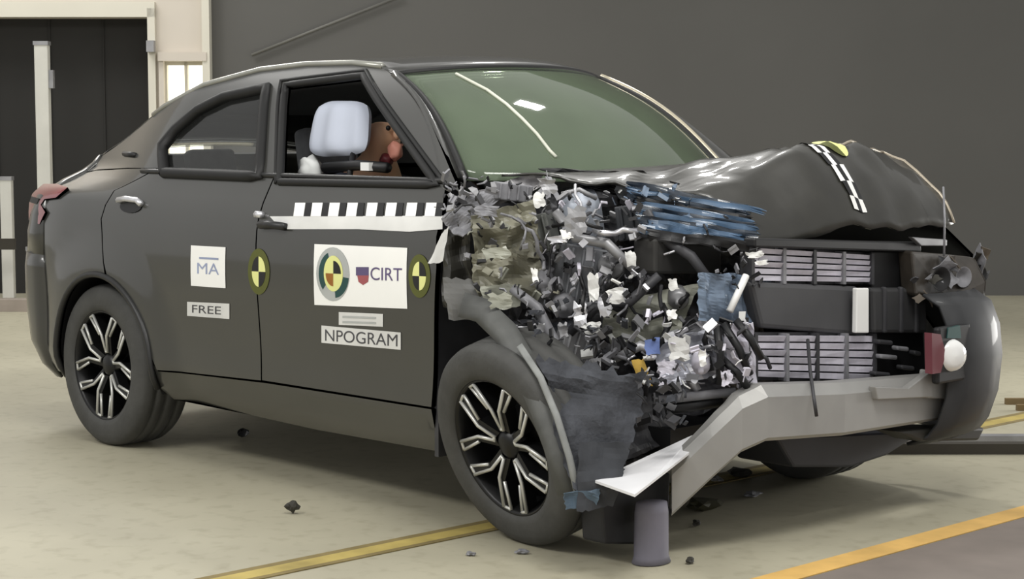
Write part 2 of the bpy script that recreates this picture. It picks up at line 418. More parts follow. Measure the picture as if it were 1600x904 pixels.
SEAMB = 1.17
front_door = [(SEAMB+.004, .405), (2.17, .415), (2.19, .6), (2.22, .9), (2.20, 1.10), (2.17, 1.175), (SEAMB+.004, 1.187)]
rear_door = [(.455, .375), (SEAMB-.004, .403), (SEAMB-.004, 1.187), (.33, 1.195), (.06, 1.10), (.03, .98), (.08, .80)] + arc(78, 12, 10, ARC_R+.012)
quarter = arc(80, 190, 20) + [(-.55, .27), (-.66, .30), (-.72, .55), (-.66, .85), (-.60, 1.0), (-.56, 1.1), (-.56, 1.155), (-.4, 1.175), (.0, 1.19), (.32, 1.198), (.052, 1.10), (.022, .98), (.072, .80)]
sill = arc(2, 10, 2)+[(.447, .367), (1.2, .396), (2.17, .407), (2.15, .245), (1.4, .23), (.46, .245), (ARC_X+ARC_R, .29)]
win_rear_px = [(257, 270), (254, 228), (275, 202), (310, 172), (352, 151), (418, 137), (407, 276)]
win_front_px = [(438, 284), (447, 133), (568, 118), (684, 289)]
win_rear = [on_side(*p) for p in win_rear_px]; win_front = [on_side(*p) for p in win_front_px]
green = [(-.56, 1.16), (-.4, 1.18), (.0, 1.195), (.33, 1.20), (SEAMB, 1.192), (2.17, 1.18), (2.26, 1.15), (1.93, 1.40), (1.69, 1.54), (1.57, 1.585), (1.30, 1.61), (1.0, 1.612), (.7, 1.597), (.36, 1.54), (.1, 1.455), (-.1, 1.375), (-.3, 1.30), (-.5, 1.235), (-.58, 1.19)]
green_far = [p for p in green]
for k_, p_ in ((6, (2.18, 1.15)), (7, (1.86, 1.40)), (8, (1.62, 1.54)), (9, (1.50, 1.585))): green_far[k_] = p_
for side in (-1, 1):
    if side < 0:
        fd = panel('front_door', front_door, [], side_y, PAINT, car, side=side)
    else:
        fd = panel('front_door', front_door, [], side_y, PAINT, car, side=side, step=.08)
    rd = panel('rear_door', rear_door, [], side_y, PAINT, car, side=side, step=.05 if side < 0 else .08)
    q = panel('quarter_panel', quarter, [], side_y, PAINT, car, side=side, step=.05 if side < 0 else .08)
    panel('sill', sill, [], lambda x, z: side_y(x, z)-.012*sstep(.40, .36, z), TRIM if side > 0 else PAINT, car, side=side, step=.05)
    panel('window_surround', green if side < 0 else green_far, [win_rear, win_front], side_y if side < 0 else side_y_far, PAINT, car, side=side, step=.045, flange=.03)
    if side < 0: FD, RD, QP = fd, rd, q
    g = MB()
    for wpl in (win_rear, win_front):
        pl = dense(wpl, .05); pl.append(pl[0])
        g.tube([(x, side*((side_y if side < 0 else side_y_far)(x, z)+.001), z) for x, z in pl], .024 if wpl is win_rear else .016, 8, cap=False)
    g.build('window_seal', SEAL, car)
    panel('rear_side_window', [(win_rear[i][0], win_rear[i][1]) for i in range(len(win_rear))], [], lambda x, z: (side_y if side < 0 else side_y_far)(x, z)-.012, GLASS_SIDE, car, side=side, step=.12, flange=.004)
# pale tube painting the highlight along the near roof edge
g = MB(); g.tube([(x, -(side_y(x, z)-.004), z+.004) for x, z in [(.0, 1.418), (.1, 1.458), (.36, 1.543), (.7, 1.60), (1.0, 1.615), (1.3, 1.612), (1.5, 1.594)]], .013, 8)
g.build('roof_edge_highlight', mat('roof_highlight_pale', lin(150, 150, 142), .25, .3, .5), car)
# window sill trim
g = MB(); g.tube([(x, -(side_y(x, 1.19)+.004), 1.186) for x in np.linspace(.2, 2.15, 24)], .011, 6); g.build('belt_trim', TRIM, car)
# black lower strip of door frame doubled lines round the front window
g = MB()
fr = [on_side(*p) for p in [(432, 286), (440, 126), (572, 110), (700, 292)]]
pl = []
for i in range(3):
    a_, b_ = Vector(fr[i]), Vector(fr[i+1])
    pl += [tuple(a_+(b_-a_)*k/8) for k in range(8)]
pl.append(fr[3])
g.tube([(x, -(side_y(x, z)+.002), z) for x, z in pl], .009, 6); g.build('door_frame_seal', SEAL, car)

# roof
RAIL = [(-.58, 1.19), (-.5, 1.237), (-.3, 1.302), (-.1, 1.377), (.1, 1.457), (.36, 1.542), (.7, 1.599), (1.0, 1.614), (1.3, 1.612), (1.50, 1.592), (1.60, 1.560)]
def roof_row(x, z, crown, dx=0.0, n=16):
    out = []; y0n = side_y(x, z); y0f = side_y_far(x, z)
    for k in range(n+1):
        s = -1+2*k/n; out.append((x+dx*(1-s*s), (y0n if s < 0 else y0f)*s, z+crown*(1-abs(s)**2.4)))
    return out
rows = []
rx = spline([p[0] for p in RAIL], [p[1] for p in RAIL])
for x in np.linspace(.02, 1.58, 28): rows.append(roof_row(x, rx(x), .035, .15*sstep(.8, 1.58, x)))
g = MB(); g.grid(rows); g.build('roof', PAINT, car, solid=.01, fixn=False)
rows = [roof_row(x, rx(x), .045) for x in np.linspace(-.5, .02, 10)]
g = MB(); g.grid(rows); g.build('rear_window', GLASS_REAR, car, solid=.006, fixn=False)
# tailgate, rear bumper (rounded corners in plan)
def rear_shell(name, zs, xr, m, y0s):
    rows = []
    for z, x1 in zip(zs, xr):
        r = []
        x0 = y0s; yb = side_y(x0, z)
        for k in range(33):
            a = -math.pi/2+math.pi*k/32
            r.append((x0-(x0-x1)*abs(math.cos(a))**.55, yb*math.copysign(abs(math.sin(a))**.55, math.sin(a)), z))
        rows.append(r)
    g = MB(); g.grid(rows); return g.build(name, m, car, solid=.012, fixn=False)
rear_shell('tailgate', [.80, .9, .98, 1.06, 1.13, 1.17, 1.205, 1.24], [-.86, -.85, -.80, -.75, -.69, -.65, -.63, -.56], PAINT, -.5)
rear_shell('rear_bumper', [.24, .30, .40, .52, .64, .74, .80], [-.66, -.76, -.86, -.92, -.94, -.92, -.88], PAINT, -.5)
# tail lamps
for side in (-1, 1):
    o = panel('tail_lamp', [(-.70, 1.10), (-.52, 1.105), (-.35, 1.095), (-.38, 1.055), (-.50, 1.045), (-.53, 1.02), (-.46, .99), (-.52, .935), (-.70, .945), (-.735, 1.02)], [], side_y, RED, car, side=side, step=.04, lift=.012)
    panel('lamp_divider', [(-.70, 1.050), (-.56, 1.045), (-.575, 1.02), (-.71, 1.025)], [], side_y, BLACK, o, side=side, step=.04, lift=.016)
# underbody
g = MB(); g.box((.95, 0, .36), (2.5, 1.60, .08)); g.box((-.45, 0, .36), (.5, 1.4, .12)); g.box((2.3, .1, .33), (1.2, 1.2, .10)); g.build('underbody', BLACK, car)
for side in (-1, 1):
    pts = arc(-12, 200, 24, ARC_R+.005); g = MB()
    g.grid([[(x, side*(side_y(x, z)-.004), z) for x, z in pts], [(x, side*.60, z) for x, z in pts]])
    g.prism([(x, side*.60, z) for x, z in pts], (0, -side*.01, 0))
    g.build('wheel_house', BLACK, car, fixn=False)
g = MB(); g.tube([(x, -(side_y(x, z)+.001), z) for x, z in arc(-8, 192, 30, ARC_R+.004)], .014, 6); g.build('wheel_arch_trim', TRIM, car)
# small details on the near side: door handles, fuel flap seam
def tube_on(name, pts, r, m, parent, lift=.003):
    g = MB(); g.tube([(x, -(side_y(x, z)+lift), z) for x, z in pts], r, 6); return g.build(name, m, parent)
hx, hz = on_side(205, 322)
g = MB()
cup = [(hx+.085*math.cos(a)*(1 if math.cos(a) > 0 else 1), hz+.028*math.sin(a)) for a in np.linspace(0, 2*math.pi, 18, endpoint=False)]
panel('handle_cup', cup, [], side_y, BLACK, QP, step=.03, lift=.003)
tube_on('door_handle', [(hx-.10, hz+.022), (hx-.04, hz+.030), (hx+.05, hz+.026), (hx+.09, hz+.012)], .013, SILVER, RD, .012)
hx2, hz2 = on_side(425, 352)
tube_on('door_handle', [(hx2-.06, hz2+.0), (hx2, hz2+.004), (hx2+.10, hz2)], .016, TRIM, FD, .014)
tube_on('emblem', [on_side(195, 240), on_side(212, 242)], .012, BLACK, QP)
ex, ez = on_side(408, 335); tube_on('handle_cap', [(ex-.02, ez), (ex+.02, ez)], .014, SILVER, RD, .01)

# ---- decals, laid on the door skin (X,Z metric)
def decal(name, poly, m, parent, lift, step=.05):
    return panel(name, poly, [], side_y, m, parent, step=step, flange=.001, lift=lift)
def decal_px(name, pxs, m, parent, lift): return decal(name, [on_side(*p) for p in pxs], m, parent, lift)
def ellipse_px(cx, cy, rx_, ry_, a0=0, a1=360, n=28, skew=.05):
    return [(cx+rx_*math.cos(math.radians(a0+(a1-a0)*i/n)), cy+ry_*math.sin(math.radians(a0+(a1-a0)*i/n))+skew*rx_*math.cos(math.radians(a0+(a1-a0)*i/n))) for i in range(n+(0 if a1-a0 == 360 else 1))]
def text_on(name, s, m, parent, bl, br, tl, lift, bold=0.0):
    cu = bpy.data.curves.new(name, 'FONT'); cu.body = s; cu.offset = bold
    to = bpy.data.objects.new(name, cu); COL.objects.link(to)
    dg = bpy.context.evaluated_depsgraph_get(); me0 = to.evaluated_get(dg).to_mesh()
    vs = [Vector(v.co) for v in me0.vertices]; fs = [list(p.vertices) for p in me0.polygons]
    to.evaluated_get(dg).to_mesh_clear(); bpy.data.objects.remove(to)
    x0 = min(v.x for v in vs); x1 = max(v.x for v in vs); y0 = min(v.y for v in vs); y1 = max(v.y for v in vs)
    A, B, T = [Vector(on_side(*p)) for p in (bl, br, tl)]
    g = MB(); out = []
    for v in vs:
        p = A+(B-A)*((v.x-x0)/(x1-x0))+(T-A)*((v.y-y0)/(y1-y0)); out.append((p.x, -(side_y(p.x, p.y)+lift), p.y))
    g.add(out, fs); return g.build(name, m, parent, fixn=False)
# chequered tape
tp = decal_px('checker_tape', [(422, 338), (692, 337), (692, 358), (640, 362), (560, 358), (440, 358)], OFFWHITE, FD, .002)
for k, x in enumerate([459, 486, 513, 541, 572, 602, 634, 664]):
    w = 16
    decal_px('tape_square', [(x, 338), (x+3, 317), (x+3+w, 317), (x+w, 338)], WHITE, tp, .0026)
    decal_px('tape_square', [(x+w, 338), (x+w+3, 317), (x+29, 317), (x+27, 338)], BLACK, tp, .0024)
# big sponsor plate
st = decal_px('test_sticker', [(492, 381), (637, 387), (637, 482), (492, 476)], WHITE, FD, .002)
decal('roundel_ring', [on_side(*p) for p in ellipse_px(521, 428, 26, 42)], PGREY, st, .0028, .03)
decal('roundel_band', [on_side(*p) for p in ellipse_px(521, 428, 22, 35, 135, 250, 14)+[(521, 428)]], TEAL, st, .0032, .03)
decal('roundel_band', [on_side(*p) for p in ellipse_px(523, 430, 23, 35, 5, 85, 14)+[(523, 430)]], TEAL, st, .0032, .03)
decal('roundel_disc', [on_side(*p) for p in ellipse_px(522, 427, 15, 28)], YEL, st, .0036, .03)
for a0 in (-90, 90):
    decal('roundel_quarter', [on_side(*p) for p in ellipse_px(522, 427, 12, 20, a0, a0+90, 8)+[(522, 427)]], BLACK if a0 < 0 else mat('print_ochre', lin(150, 96, 30), .5), st, .004, .03)
decal_px('emblem_block', [(557, 417), (577, 417), (577, 430), (557, 430)], NAVY, st, .0028)
decal_px('emblem_block', [(559, 430), (577, 430), (576, 440), (568, 445), (561, 440)], CRIM, st, .0028)
text_on('sticker_lettering', 'CIRT', NAVY, st, (580, 437), (629, 439), (580, 417), .0032)
# small strips
st = decal_px('test_sticker', [(530, 487), (599, 490), (599, 510), (530, 507)], OFFWHITE, FD, .002)
for y0 in (493, 501): decal_px('print_line', [(536, y0), (588, y0+2), (588, y0+5), (536, y0+3)], PGREY, st, .0028)
st = decal_px('test_sticker', [(503, 508), (627, 519), (627, 546), (503, 535)], OFFWHITE, FD, .0024)
text_on('sticker_lettering', 'NPOGRAM', INK, st, (509, 532), (622, 541), (509, 514), .0032)
st = decal_px('test_sticker', [(299, 383), (353, 386), (353, 450), (299, 446)], WHITE, RD, .002)
text_on('sticker_lettering', 'MA', PALEB, st, (309, 427), (343, 429), (309, 410), .0028)
decal_px('print_line', [(312, 401), (342, 403), (342, 406), (312, 404)], PALEB, st, .0028)
st = decal_px('test_sticker', [(293, 471), (359, 474), (359, 498), (293, 493)], OFFWHITE, RD, .002)
text_on('sticker_lettering', 'FREE', INK, st, (301, 488), (346, 491), (301, 476), .0028)
# quarter targets
def target(cx, cy, rx_, ry_, parent, flip):
    t = decal('target_marker', [on_side(*p) for p in ellipse_px(cx, cy, rx_, ry_)], DYEL, parent, .0022, .03)
    for k in range(4):
        a0 = k*90; m = YEL if (k % 2 == (0 if flip else 1)) else BLACK
        decal('target_quarter', [on_side(*p) for p in ellipse_px(cx, cy, rx_*.62, ry_*.66, a0, a0+90, 8)+[(cx, cy)]], m, t, .003, .03)
target(405, 424, 17, 36, FD, False); target(656, 431, 17, 34, FD, True)

# ---- wheels
def wheel(loc, rot):
    g = MB()
    g.lathe([(.236, -.112), (.228, -.100), (.222, -.06), (.21, .0), (.215, .06), (.232, .10)])      # barrel
    g.lathe([(.0, -.02), (.08, -.02), (.215, -.005)])
    w = g.build('wheel', RIM, car, fixn=False, solid=.004); w.location = loc; w.rotation_euler = rot
    g = MB()
    g.lathe([(.234, -.100), (.238, -.114), (.262, -.122), (.300, -.121), (.330, -.113), (.343, -.100), (.349, -.08),
             (.350, -.062), (.342, -.060), (.342, -.052), (.350, -.05), (.351, -.012), (.343, -.010), (.343, .0), (.351, .002), (.350, .05), (.342, .052), (.342, .06), (.350, .062),
             (.347, .09), (.335, .112), (.29, .12), (.24, .11), (.232, .10)], 72)
    g.build('tyre', TYRE, w, fixn=False)
    for k in range(5):
        a = math.radians(90+72*k)
        def pt(r, da, y): return Vector((r*math.cos(a+da), y, r*math.sin(a+da)))
        g = MB(); g2 = MB()
        # dark carrier and machined outline of one forked spoke
        for s in (-1, 1):
            ins, out = .10, .30
            A = [pt(.055, s*.10, -.085), pt(.13, s*.16, -.098), pt(.226, s*.36, -.104)]
            B = [pt(.05, s*.55, -.080), pt(.135, s*.32, -.095), pt(.228, s*.50, -.100)]
            back = Vector((0, .045, 0))
            g.hexa([A[0], A[1], B[1], B[0]], [p+back for p in (A[0], A[1], B[1], B[0])])
            g.hexa([A[1], A[2], B[2], B[1]], [p+back for p in (A[1], A[2], B[2], B[1])])
            g2.tube([p+Vector((0, -.003, 0)) for p in A], .0065, 6)
            g2.tube([p+Vector((0, -.002, 0)) for p in (B[1], B[2])], .006, 6)
            arcp = [pt(.226, s*(.36+.14*i/3), -.104) for i in range(4)]
            g2.tube(arcp, .006, 6)
        g2.tube([pt(.058, -.10+.2*i/4, -.09) for i in range(5)], .006, 6)
        s_ = g.build('spoke', RIM, w); g2.build('spoke_edge', RIMCUT, s_) if False else None
        g2.build('spoke_edge', RIMCUT, w)
    g = MB(); g.lathe([(0, -.095), (.03, -.094), (.045, -.085), (.055, -.06)], 24); g.build('hub_cap', RIM, w, fixn=False)
    return w
wheel((-.005, -.80, .348), (0, 0, 0))
wheel((-.005, .80, .348), (0, 0, math.pi))
wl = wheel((2.60, -.83, .335), (0, 0, 0))            # knocked out of true: splayed and toed out
out = Matrix.Rotation(math.radians(-5), 3, 'Z') @ Matrix.Rotation(math.radians(15), 3, 'X')
tyre_low = min((out @ v.co).z for c in wl.children if c.name.startswith('tyre') for v in c.data.vertices)
hub = at(783, 704, y=-.95)-out @ Vector((0, -.11, 0))
wl.matrix_local = Matrix.Translation((hub.x, hub.y, -tyre_low)) @ out.to_4x4()
wheel((2.50, .76, .351), (0, 0, math.pi))

# ---- windscreen
hd = [(1.58+.145*(1-s*s), (.575 if s < 0 else .515)*s, 1.565+.035*(1-abs(s)**2.4)) for s in np.linspace(-1, 1, 21)]
bs = [(2.14+.30*(1-s*s), (.73 if s < 0 else .655)*s, 1.185-.01*(1-s*s)) for s in np.linspace(-1, 1, 21)]
rows = []
for v in np.linspace(0, 1, 14):
    rows.append([Vector(h)*(1-v)+Vector(b_)*v+Vector((.35, 0, .9)).normalized()*(.05*math.sin(math.pi*v)) for h, b_ in zip(hd, bs)])
g = MB(); g.grid(rows); WS = g.build('windscreen', GLASS_WS, car, solid=.006, fixn=False)
g = MB()
g.tube([r[0] for r in rows], .02, 6); g.tube([r[-1] for r in rows], .02, 6); g.tube(rows[0], .014, 6)
g.build('windscreen_seal', SEAL, WS)
# pillars in front of the windows
for c, nm in ((0, -1), (-1, 1)):
    g = MB(); pr = []
    for i, r in enumerate(rows):
        v = i/13; p = r[c]; zz = p[2]
        q = Vector((p[0]+.01-.01*v, nm*((side_y if nm < 0 else side_y_far)(min(p[0], 2.2), max(min(zz, 1.62), 1.17))+.0), zz-.005))
        pr.append([Vector(p)+Vector((0, nm*.012, .006)), (Vector(p)+q)/2+Vector((.012, nm*.012, .012)), q])
    g.grid(pr); g.build('a_pillar', PAINT, car, solid=.012, fixn=False)
g = MB(); g.tube([r[-1]+Vector((.0, .015, .014)) for r in rows], .013, 6); g.build('pillar_highlight', mat('pillar_bright', lin(190, 182, 160), .3, .4), car)  # pale tube paints the highlight along the far pillar
# pale raised line painting a reflection streak down the glass
def on_ws(px, py):
    best = None; v = _ray(px, py)
    for i in range(13):
        for j in range(20):
            a_, b_, c_, d_ = rows[i][j], rows[i][j+1], rows[i+1][j+1], rows[i+1][j]
            from mathutils.geometry import intersect_ray_tri
            for t in ((a_, b_, c_), (a_, c_, d_)):
                h_ = intersect_ray_tri(*t, Vector(v), Vector(CAM), True)
                if h_ is not None: return h_
    return None
streak_pts = [on_ws(*p) for p in [(712, 118), (735, 130), (760, 143), (790, 165), (815, 188), (838, 212), (858, 238), (868, 248)]]
streak_pts = [p+Vector((.003, 0, .007)) for p in streak_pts if p is not None]
g = MB(); g.tube(streak_pts, [.006]*len(streak_pts), 6); g.build('windscreen_streak', mat('streak_white', lin(214, 216, 200), .5), WS)

# ---- cabin
PALE = mat('cabin_lining', lin(150, 150, 148), .9, 0, 0, .06, 6)
g = MB(); g.grid([[Vector(p)*1.0+Vector((0, 0, -.05)) for p in roof_row(x, rx(x), .02, .10*sstep(.8, 1.5, x))[1:-1]] for x in np.linspace(.1, 1.5, 16)]); g.build('headliner', PALE, car, solid=.004, fixn=False)
panel('door_card', [(.5, .5), (2.1, .5), (2.1, 1.15), (.35, 1.16)], [], lambda x, z: side_y(x, z)-.07, PALE, car, side=1, step=.1)
panel('pillar_lining', green_far, [win_rear, win_front], lambda x, z: side_y_far(x, z)-.035, PALE, car, side=1, step=.09)

def cushion(name, c, size, rot, m, parent):
    g = MB(); g.box((0, 0, 0), size); o = g.build(name, m, parent, bevel=min(size)*.3); o.location = c; o.rotation_euler = rot
    for p in o.data.polygons: p.use_smooth = True
    o.modifiers['bevel'].segments = 4
    return o
for y in (-.38, .38):
    s = cushion('front_seat', (1.02, y, .88), (.14, .48, .60), (0, math.radians(-16), 0), SEAT, car)
    cushion('seat_base', (1.28, y, .58), (.52, .50, .16), (0, math.radians(-6), 0), SEAT, car)
    cushion('headrest', (.90, y, 1.27), (.09, .27, .19), (0, math.radians(-10), 0), SEAT, car)
cushion('rear_bench', (.42, 0, .60), (.5, 1.24, .16), (0, 0, 0), SEAT, car)
cushion('rear_backrest', (.12, 0, .88), (.14, 1.24, .56), (0, math.radians(-22), 0), SEAT, car)
for y in (-.36, .36): cushion('headrest', (.02, y, 1.20), (.08, .24, .14), (0, math.radians(-14), 0), SEAT, car)
g = MB(); g.prism([(2.16, -.885, .24), (2.16, -.885, 1.10), (2.16, .80, 1.12), (2.16, .80, .24)], (.02, 0, 0)); g.build('bulkhead', PLAST, car)
g = MB(); g.box((2.0, 0, 1.0), (.36, 1.36, .24)); g.build('dashboard', PLAST, car, bevel=.06)
g = MB()
g.tube([(1.66+.07*math.sin(a)*0+.06*math.sin(a), -.38+.185*math.cos(a), 1.02+.17*math.sin(a)) for a in np.linspace(0, 2*math.pi, 33)], .015, 8, cap=False)
g.tube([(1.66, -.38, 1.02), (1.9, -.38, .95)], .03, 8); g.tube([(1.66, -.55, 1.02), (1.66, -.21, 1.02)], .018, 6); g.build('steering_wheel', BLACK, car)
# curtain air bag hanging inside the front window, a quilted cushion
A, B, Cc, Dd = at(500, 157, y=-.59), at(578, 158, y=-.58), at(574, 242, y=-.66), at(482, 246, y=-.66)
rows_f = []; rows_b = []
for i in range(15):
    rf = []; rb = []
    for j in range(15):
        u0, v0 = j/14, i/14; u = .5+(u0-.5)*(1-.10*(2*v0-1)**4); v = .5+(v0-.5)*(1-.16*(2*u0-1)**4); p = (A*(1-u)+B*u)*(1-v)+(Dd*(1-u)+Cc*u)*v
        t = .05*(max(0, 1-(2*u0-1)**4)*max(0, 1-(2*v0-1)**4))**.5*(.8+.2*math.cos(u0*4*math.pi))
        rf.append(p+Vector((0, -t, 0))); rb.append(p+Vector((0, t, 0)))
    rows_f.append(rf); rows_b.append(rb)
g = MB(); g.grid(rows_f); g.grid(rows_b, flip=True); g.build('curtain_airbag', AIRBAG, car, fixn=False)
# second deflated bag and white seat side cushion
def blob(name, c, r, m, parent, seed=1, amp=.15, sq=(1, 1, 1)):
    bm = bmesh.new(); bmesh.ops.create_icosphere(bm, subdivisions=3, radius=1)
    for v in bm.verts:
        k = 1+amp*noise.noise(v.co*1.8+Vector((seed*5, 0, 0))); v.co = Vector((v.co.x*r*sq[0]*k, v.co.y*r*sq[1]*k, v.co.z*r*sq[2]*k))
    me = bpy.data.meshes.new(name); bm.to_mesh(me); bm.free(); me.materials.append(m)
    for p in me.polygons: p.use_smooth = True
    o = bpy.data.objects.new(name, me); COL.objects.link(o); o.parent = parent; o.location = c; return o
blob('seat_airbag', at(484, 268, y=-.66), .062, mat('seat_bag_white', lin(214, 216, 214), .8), car, 3, .3, (1, .6, 1))
g = MB(); g.box(at(560, 283, y=-.74), (.34, .03, .022)); g.build('door_top_trim', mat('pale_trim', lin(225, 218, 190), .6), car, bevel=.005)
g = MB(); g.tube([at(507, 262, y=-.70), at(560, 258, y=-.69), at(606, 262, y=-.70)], .02, 8); g.tube([at(545, 280, y=-.71), at(552, 240, y=-.66)], .012, 6); g.build('seat_belt', BLACK, car)
g = MB(); g.box(at(573, 260, y=-.72), (.05, .02, .03)); g.build('belt_buckle', LAMPW, car)

# crash test dummy: one continuous skinned body
def skin_body(name, pts, edges, radii, m, parent=None, sub=2):
    me = bpy.data.meshes.new(name); me.from_pydata([tuple(p) for p in pts], edges, []); me.update()
    o = bpy.data.objects.new(name, me); COL.objects.link(o); me.materials.append(m)
    o.modifiers.new('skin', 'SKIN')
    if not me.skin_vertices: pass
    lay = me.skin_vertices[0].data
    for i, r in enumerate(radii): lay[i].radius = (r, r); lay[i].use_root = (i == 0)
    s = o.modifiers.new('sub', 'SUBSURF'); s.levels = sub; s.render_levels = sub
    o.modifiers['skin'].use_smooth_shade = True
    if parent: o.parent = parent
    return o
HD = at(598, 212, y=-.46)
dm = empty('crash_test_dummy', (1.25, -.42, .66)); tag(dm, 'peach-faced crash test dummy in dark clothes slumped behind the white curtain airbag', 'dummy')
def L(p): return Vector(p)-Vector((1.25, -.42, .66))
P_ = [(1.22, -.40, .74), (1.20, -.41, .92), (1.22, -.42, 1.08), (1.26, -.43, 1.17), (HD.x-.03, -.45, HD.z-.08), (HD.x, HD.y, HD.z-.02), (HD.x+.005, HD.y, HD.z+.06),
      (1.24, -.60, 1.13), (1.42, -.66, .98), (1.60, -.58, 1.00), (1.66, -.54, 1.02), (1.24, -.24, 1.11), (1.42, -.20, .96), (1.60, -.25, 1.0), (1.66, -.28, 1.02),
      (1.28, -.52, .72), (1.62, -.54, .80), (1.85, -.54, .52), (1.28, -.28, .72), (1.62, -.27, .80), (1.85, -.27, .50), (1.95, -.54, .42), (1.95, -.27, .42)]
E_ = [(0, 1), (1, 2), (2, 3), (3, 4), (4, 5), (5, 6), (3, 7), (7, 8), (8, 9), (9, 10), (3, 11), (11, 12), (12, 13), (13, 14), (0, 15), (15, 16), (16, 17), (17, 21), (0, 18), (18, 19), (19, 20), (20, 22)]
R_ = [.13, .125, .14, .07, .055, .082, .07, .062, .048, .038, .034, .062, .048, .038, .034, .085, .065, .05, .085, .065, .05, .04, .04]
skin_body('body', [L(p) for p in P_], E_, R_, PEACH, dm)
Q_ = [(1.22, -.40, .76), (1.20, -.41, .92), (1.22, -.42, 1.07), (1.255, -.43, 1.145), (1.24, -.61, 1.12), (1.36, -.66, 1.02), (1.24, -.23, 1.10), (1.36, -.20, 1.0)]
skin_body('shirt', [L(p) for p in Q_], [(0, 1), (1, 2), (2, 3), (3, 4), (4, 5), (3, 6), (6, 7)], [.145, .14, .155, .09, .078, .066, .078, .066], DCLOTH, dm)
# face: nose, brow, ears, chin
o = blob('nose', L((HD.x+.088, HD.y, HD.z+.01)), .018, PEACH, dm, 2, .1, (1, .8, 1.4))
for s in (-1, 1): blob('ear', L((HD.x-.01, HD.y+s*.082, HD.z+.01)), .022, PINK, dm, 4, .1, (.8, .5, 1.3)); blob('eye', L((HD.x+.075, HD.y+s*.033, HD.z+.03)), .010, BLACK, dm, 1, 0)
g = MB(); g.tube([L((HD.x+.082, HD.y-.03, HD.z-.035)), L((HD.x+.09, HD.y, HD.z-.037)), L((HD.x+.082, HD.y+.03, HD.z-.035))], .006, 6); g.build('mouth', PINK, dm)
blob('face_paint', L(at(617, 236, y=-.50)), .034, PINK, dm, 5, .25, (1, .7, 1.2)); blob('chin_paint', L(at(604, 250, y=-.52)), .026, mat('paint_red', lin(110, 40, 46), .5), dm, 6, .2)

# ---- hood: pushed back and buckled, front lip folded down
rows = []
NU, NV = 36, 30
zprof = spline([0, .25, .5, .72, .8, .88, 1.0], [1.225, 1.235, 1.262, 1.285, 1.262, 1.15, 1.02])
xprof = spline([0, .25, .5, .72, .8, .88, 1.0], [0, .22, .46, .70, .80, .92, 1.0])
for j in range(NV+1):
    v = j/NV; r = []
    for i in range(NU+1):
        u = i/NU; y0 = -.70+1.46*u; y1 = -.22+.99*u
        y = y0+(y1-y0)*sstep(0, 1, v)
        xr = 2.30+.22*(1-(2*u-1)**2)-.26*u; xf = 2.97+.16*u+.03*math.sin(u*3.1)
        x = xr+(xf-xr)*xprof(v)
        z = zprof(v)
        near = sstep(.45, 0, u)
        z -= near*(.02+.12*sstep(.1, .8, v))*(1-.6*sstep(.8, 1, v))
        z -= .015*sstep(.55, 1.0, u)*sstep(.2, .8, v)
        z += .022*noise.noise(Vector((x*6, y*5, 0)))*sstep(.05, .3, v)+.02*noise.noise(Vector((x*14, y*11, 3)))*sstep(.3, .7, v)
        z += .010*(abs(noise.noise(Vector((x*18, y*7, 5))))*2-.5)*sstep(.15, .4, v)
        z += .018*abs(math.sin(u*9+v*5))*sstep(.5, .8, v)*(1-sstep(.9, 1, v))
        r.append(Vector((x, y, z)))
    rows.append(r)
g = MB(); g.grid(rows); HOOD = g.build('hood', PAINT_HOOD, car, solid=.008, fixn=False)
g = MB(); g.tube([rows[k][-1]+Vector((0, .004, .004)) for k in range(8, NV+1)], .007, 6); g.tube([rows[22][k]+Vector((0, 0, .006)) for k in range(24, NU+1)], .006, 6)
g.build('hood_edge_highlight', mat('edge_highlight_tan', lin(165, 155, 138), .35, .3), HOOD)  # tan tubes paint the highlights on the far edge and fold
def hood_pt(u, v, lift=.01):
    a_ = u*NU; b_ = v*NV; i = min(int(a_), NU-1); j = min(int(b_), NV-1); fu = a_-i; fv = b_-j
    p = (rows[j][i]*(1-fu)+rows[j][i+1]*fu)*(1-fv)+(rows[j+1][i]*(1-fu)+rows[j+1][i+1]*fu)*fv
    n = (rows[j][i+1]-rows[j][i]).cross(rows[j+1][i]-rows[j][i]).normalized()
    return p-n*lift if n.z < 0 else p+n*lift
def hood_patch(g, u0, u1, v0, v1, mi, lift):
    g.grid([[hood_pt(u0+(u1-u0)*a/3, v0+(v1-v0)*b_/3, lift) for a in range(4)] for b_ in range(4)], mi)
g = MB()
for k in range(13):
    v0 = .46+k*.037; du = .006*math.sin(k*1.3)
    for c in range(3): hood_patch(g, .45+c*.021+k*.003+du, .471+c*.021+k*.003+du, v0, v0+.037, (k+c) % 2, .009)
g.build('hood_tape', [WHITE, BLACK], HOOD, fixn=False)
g = MB()
for k in range(4):
    a0 = k*math.pi/2
    for s in range(6):
        c0, c1 = a0+s*math.pi/12, a0+(s+1)*math.pi/12
        for q in range(4):
            r0, r1 = q/4, (q+1)/4
            g.add([hood_pt(.60+.05*r*math.cos(c), .735+.07*r*math.sin(c), .009) for r, c in ((r0, c0), (r1, c0), (r1, c1), (r0, c1))], [(0, 1, 2, 3)], k % 2)
g.build('hood_target', [YEL, DYEL], HOOD, fixn=False)

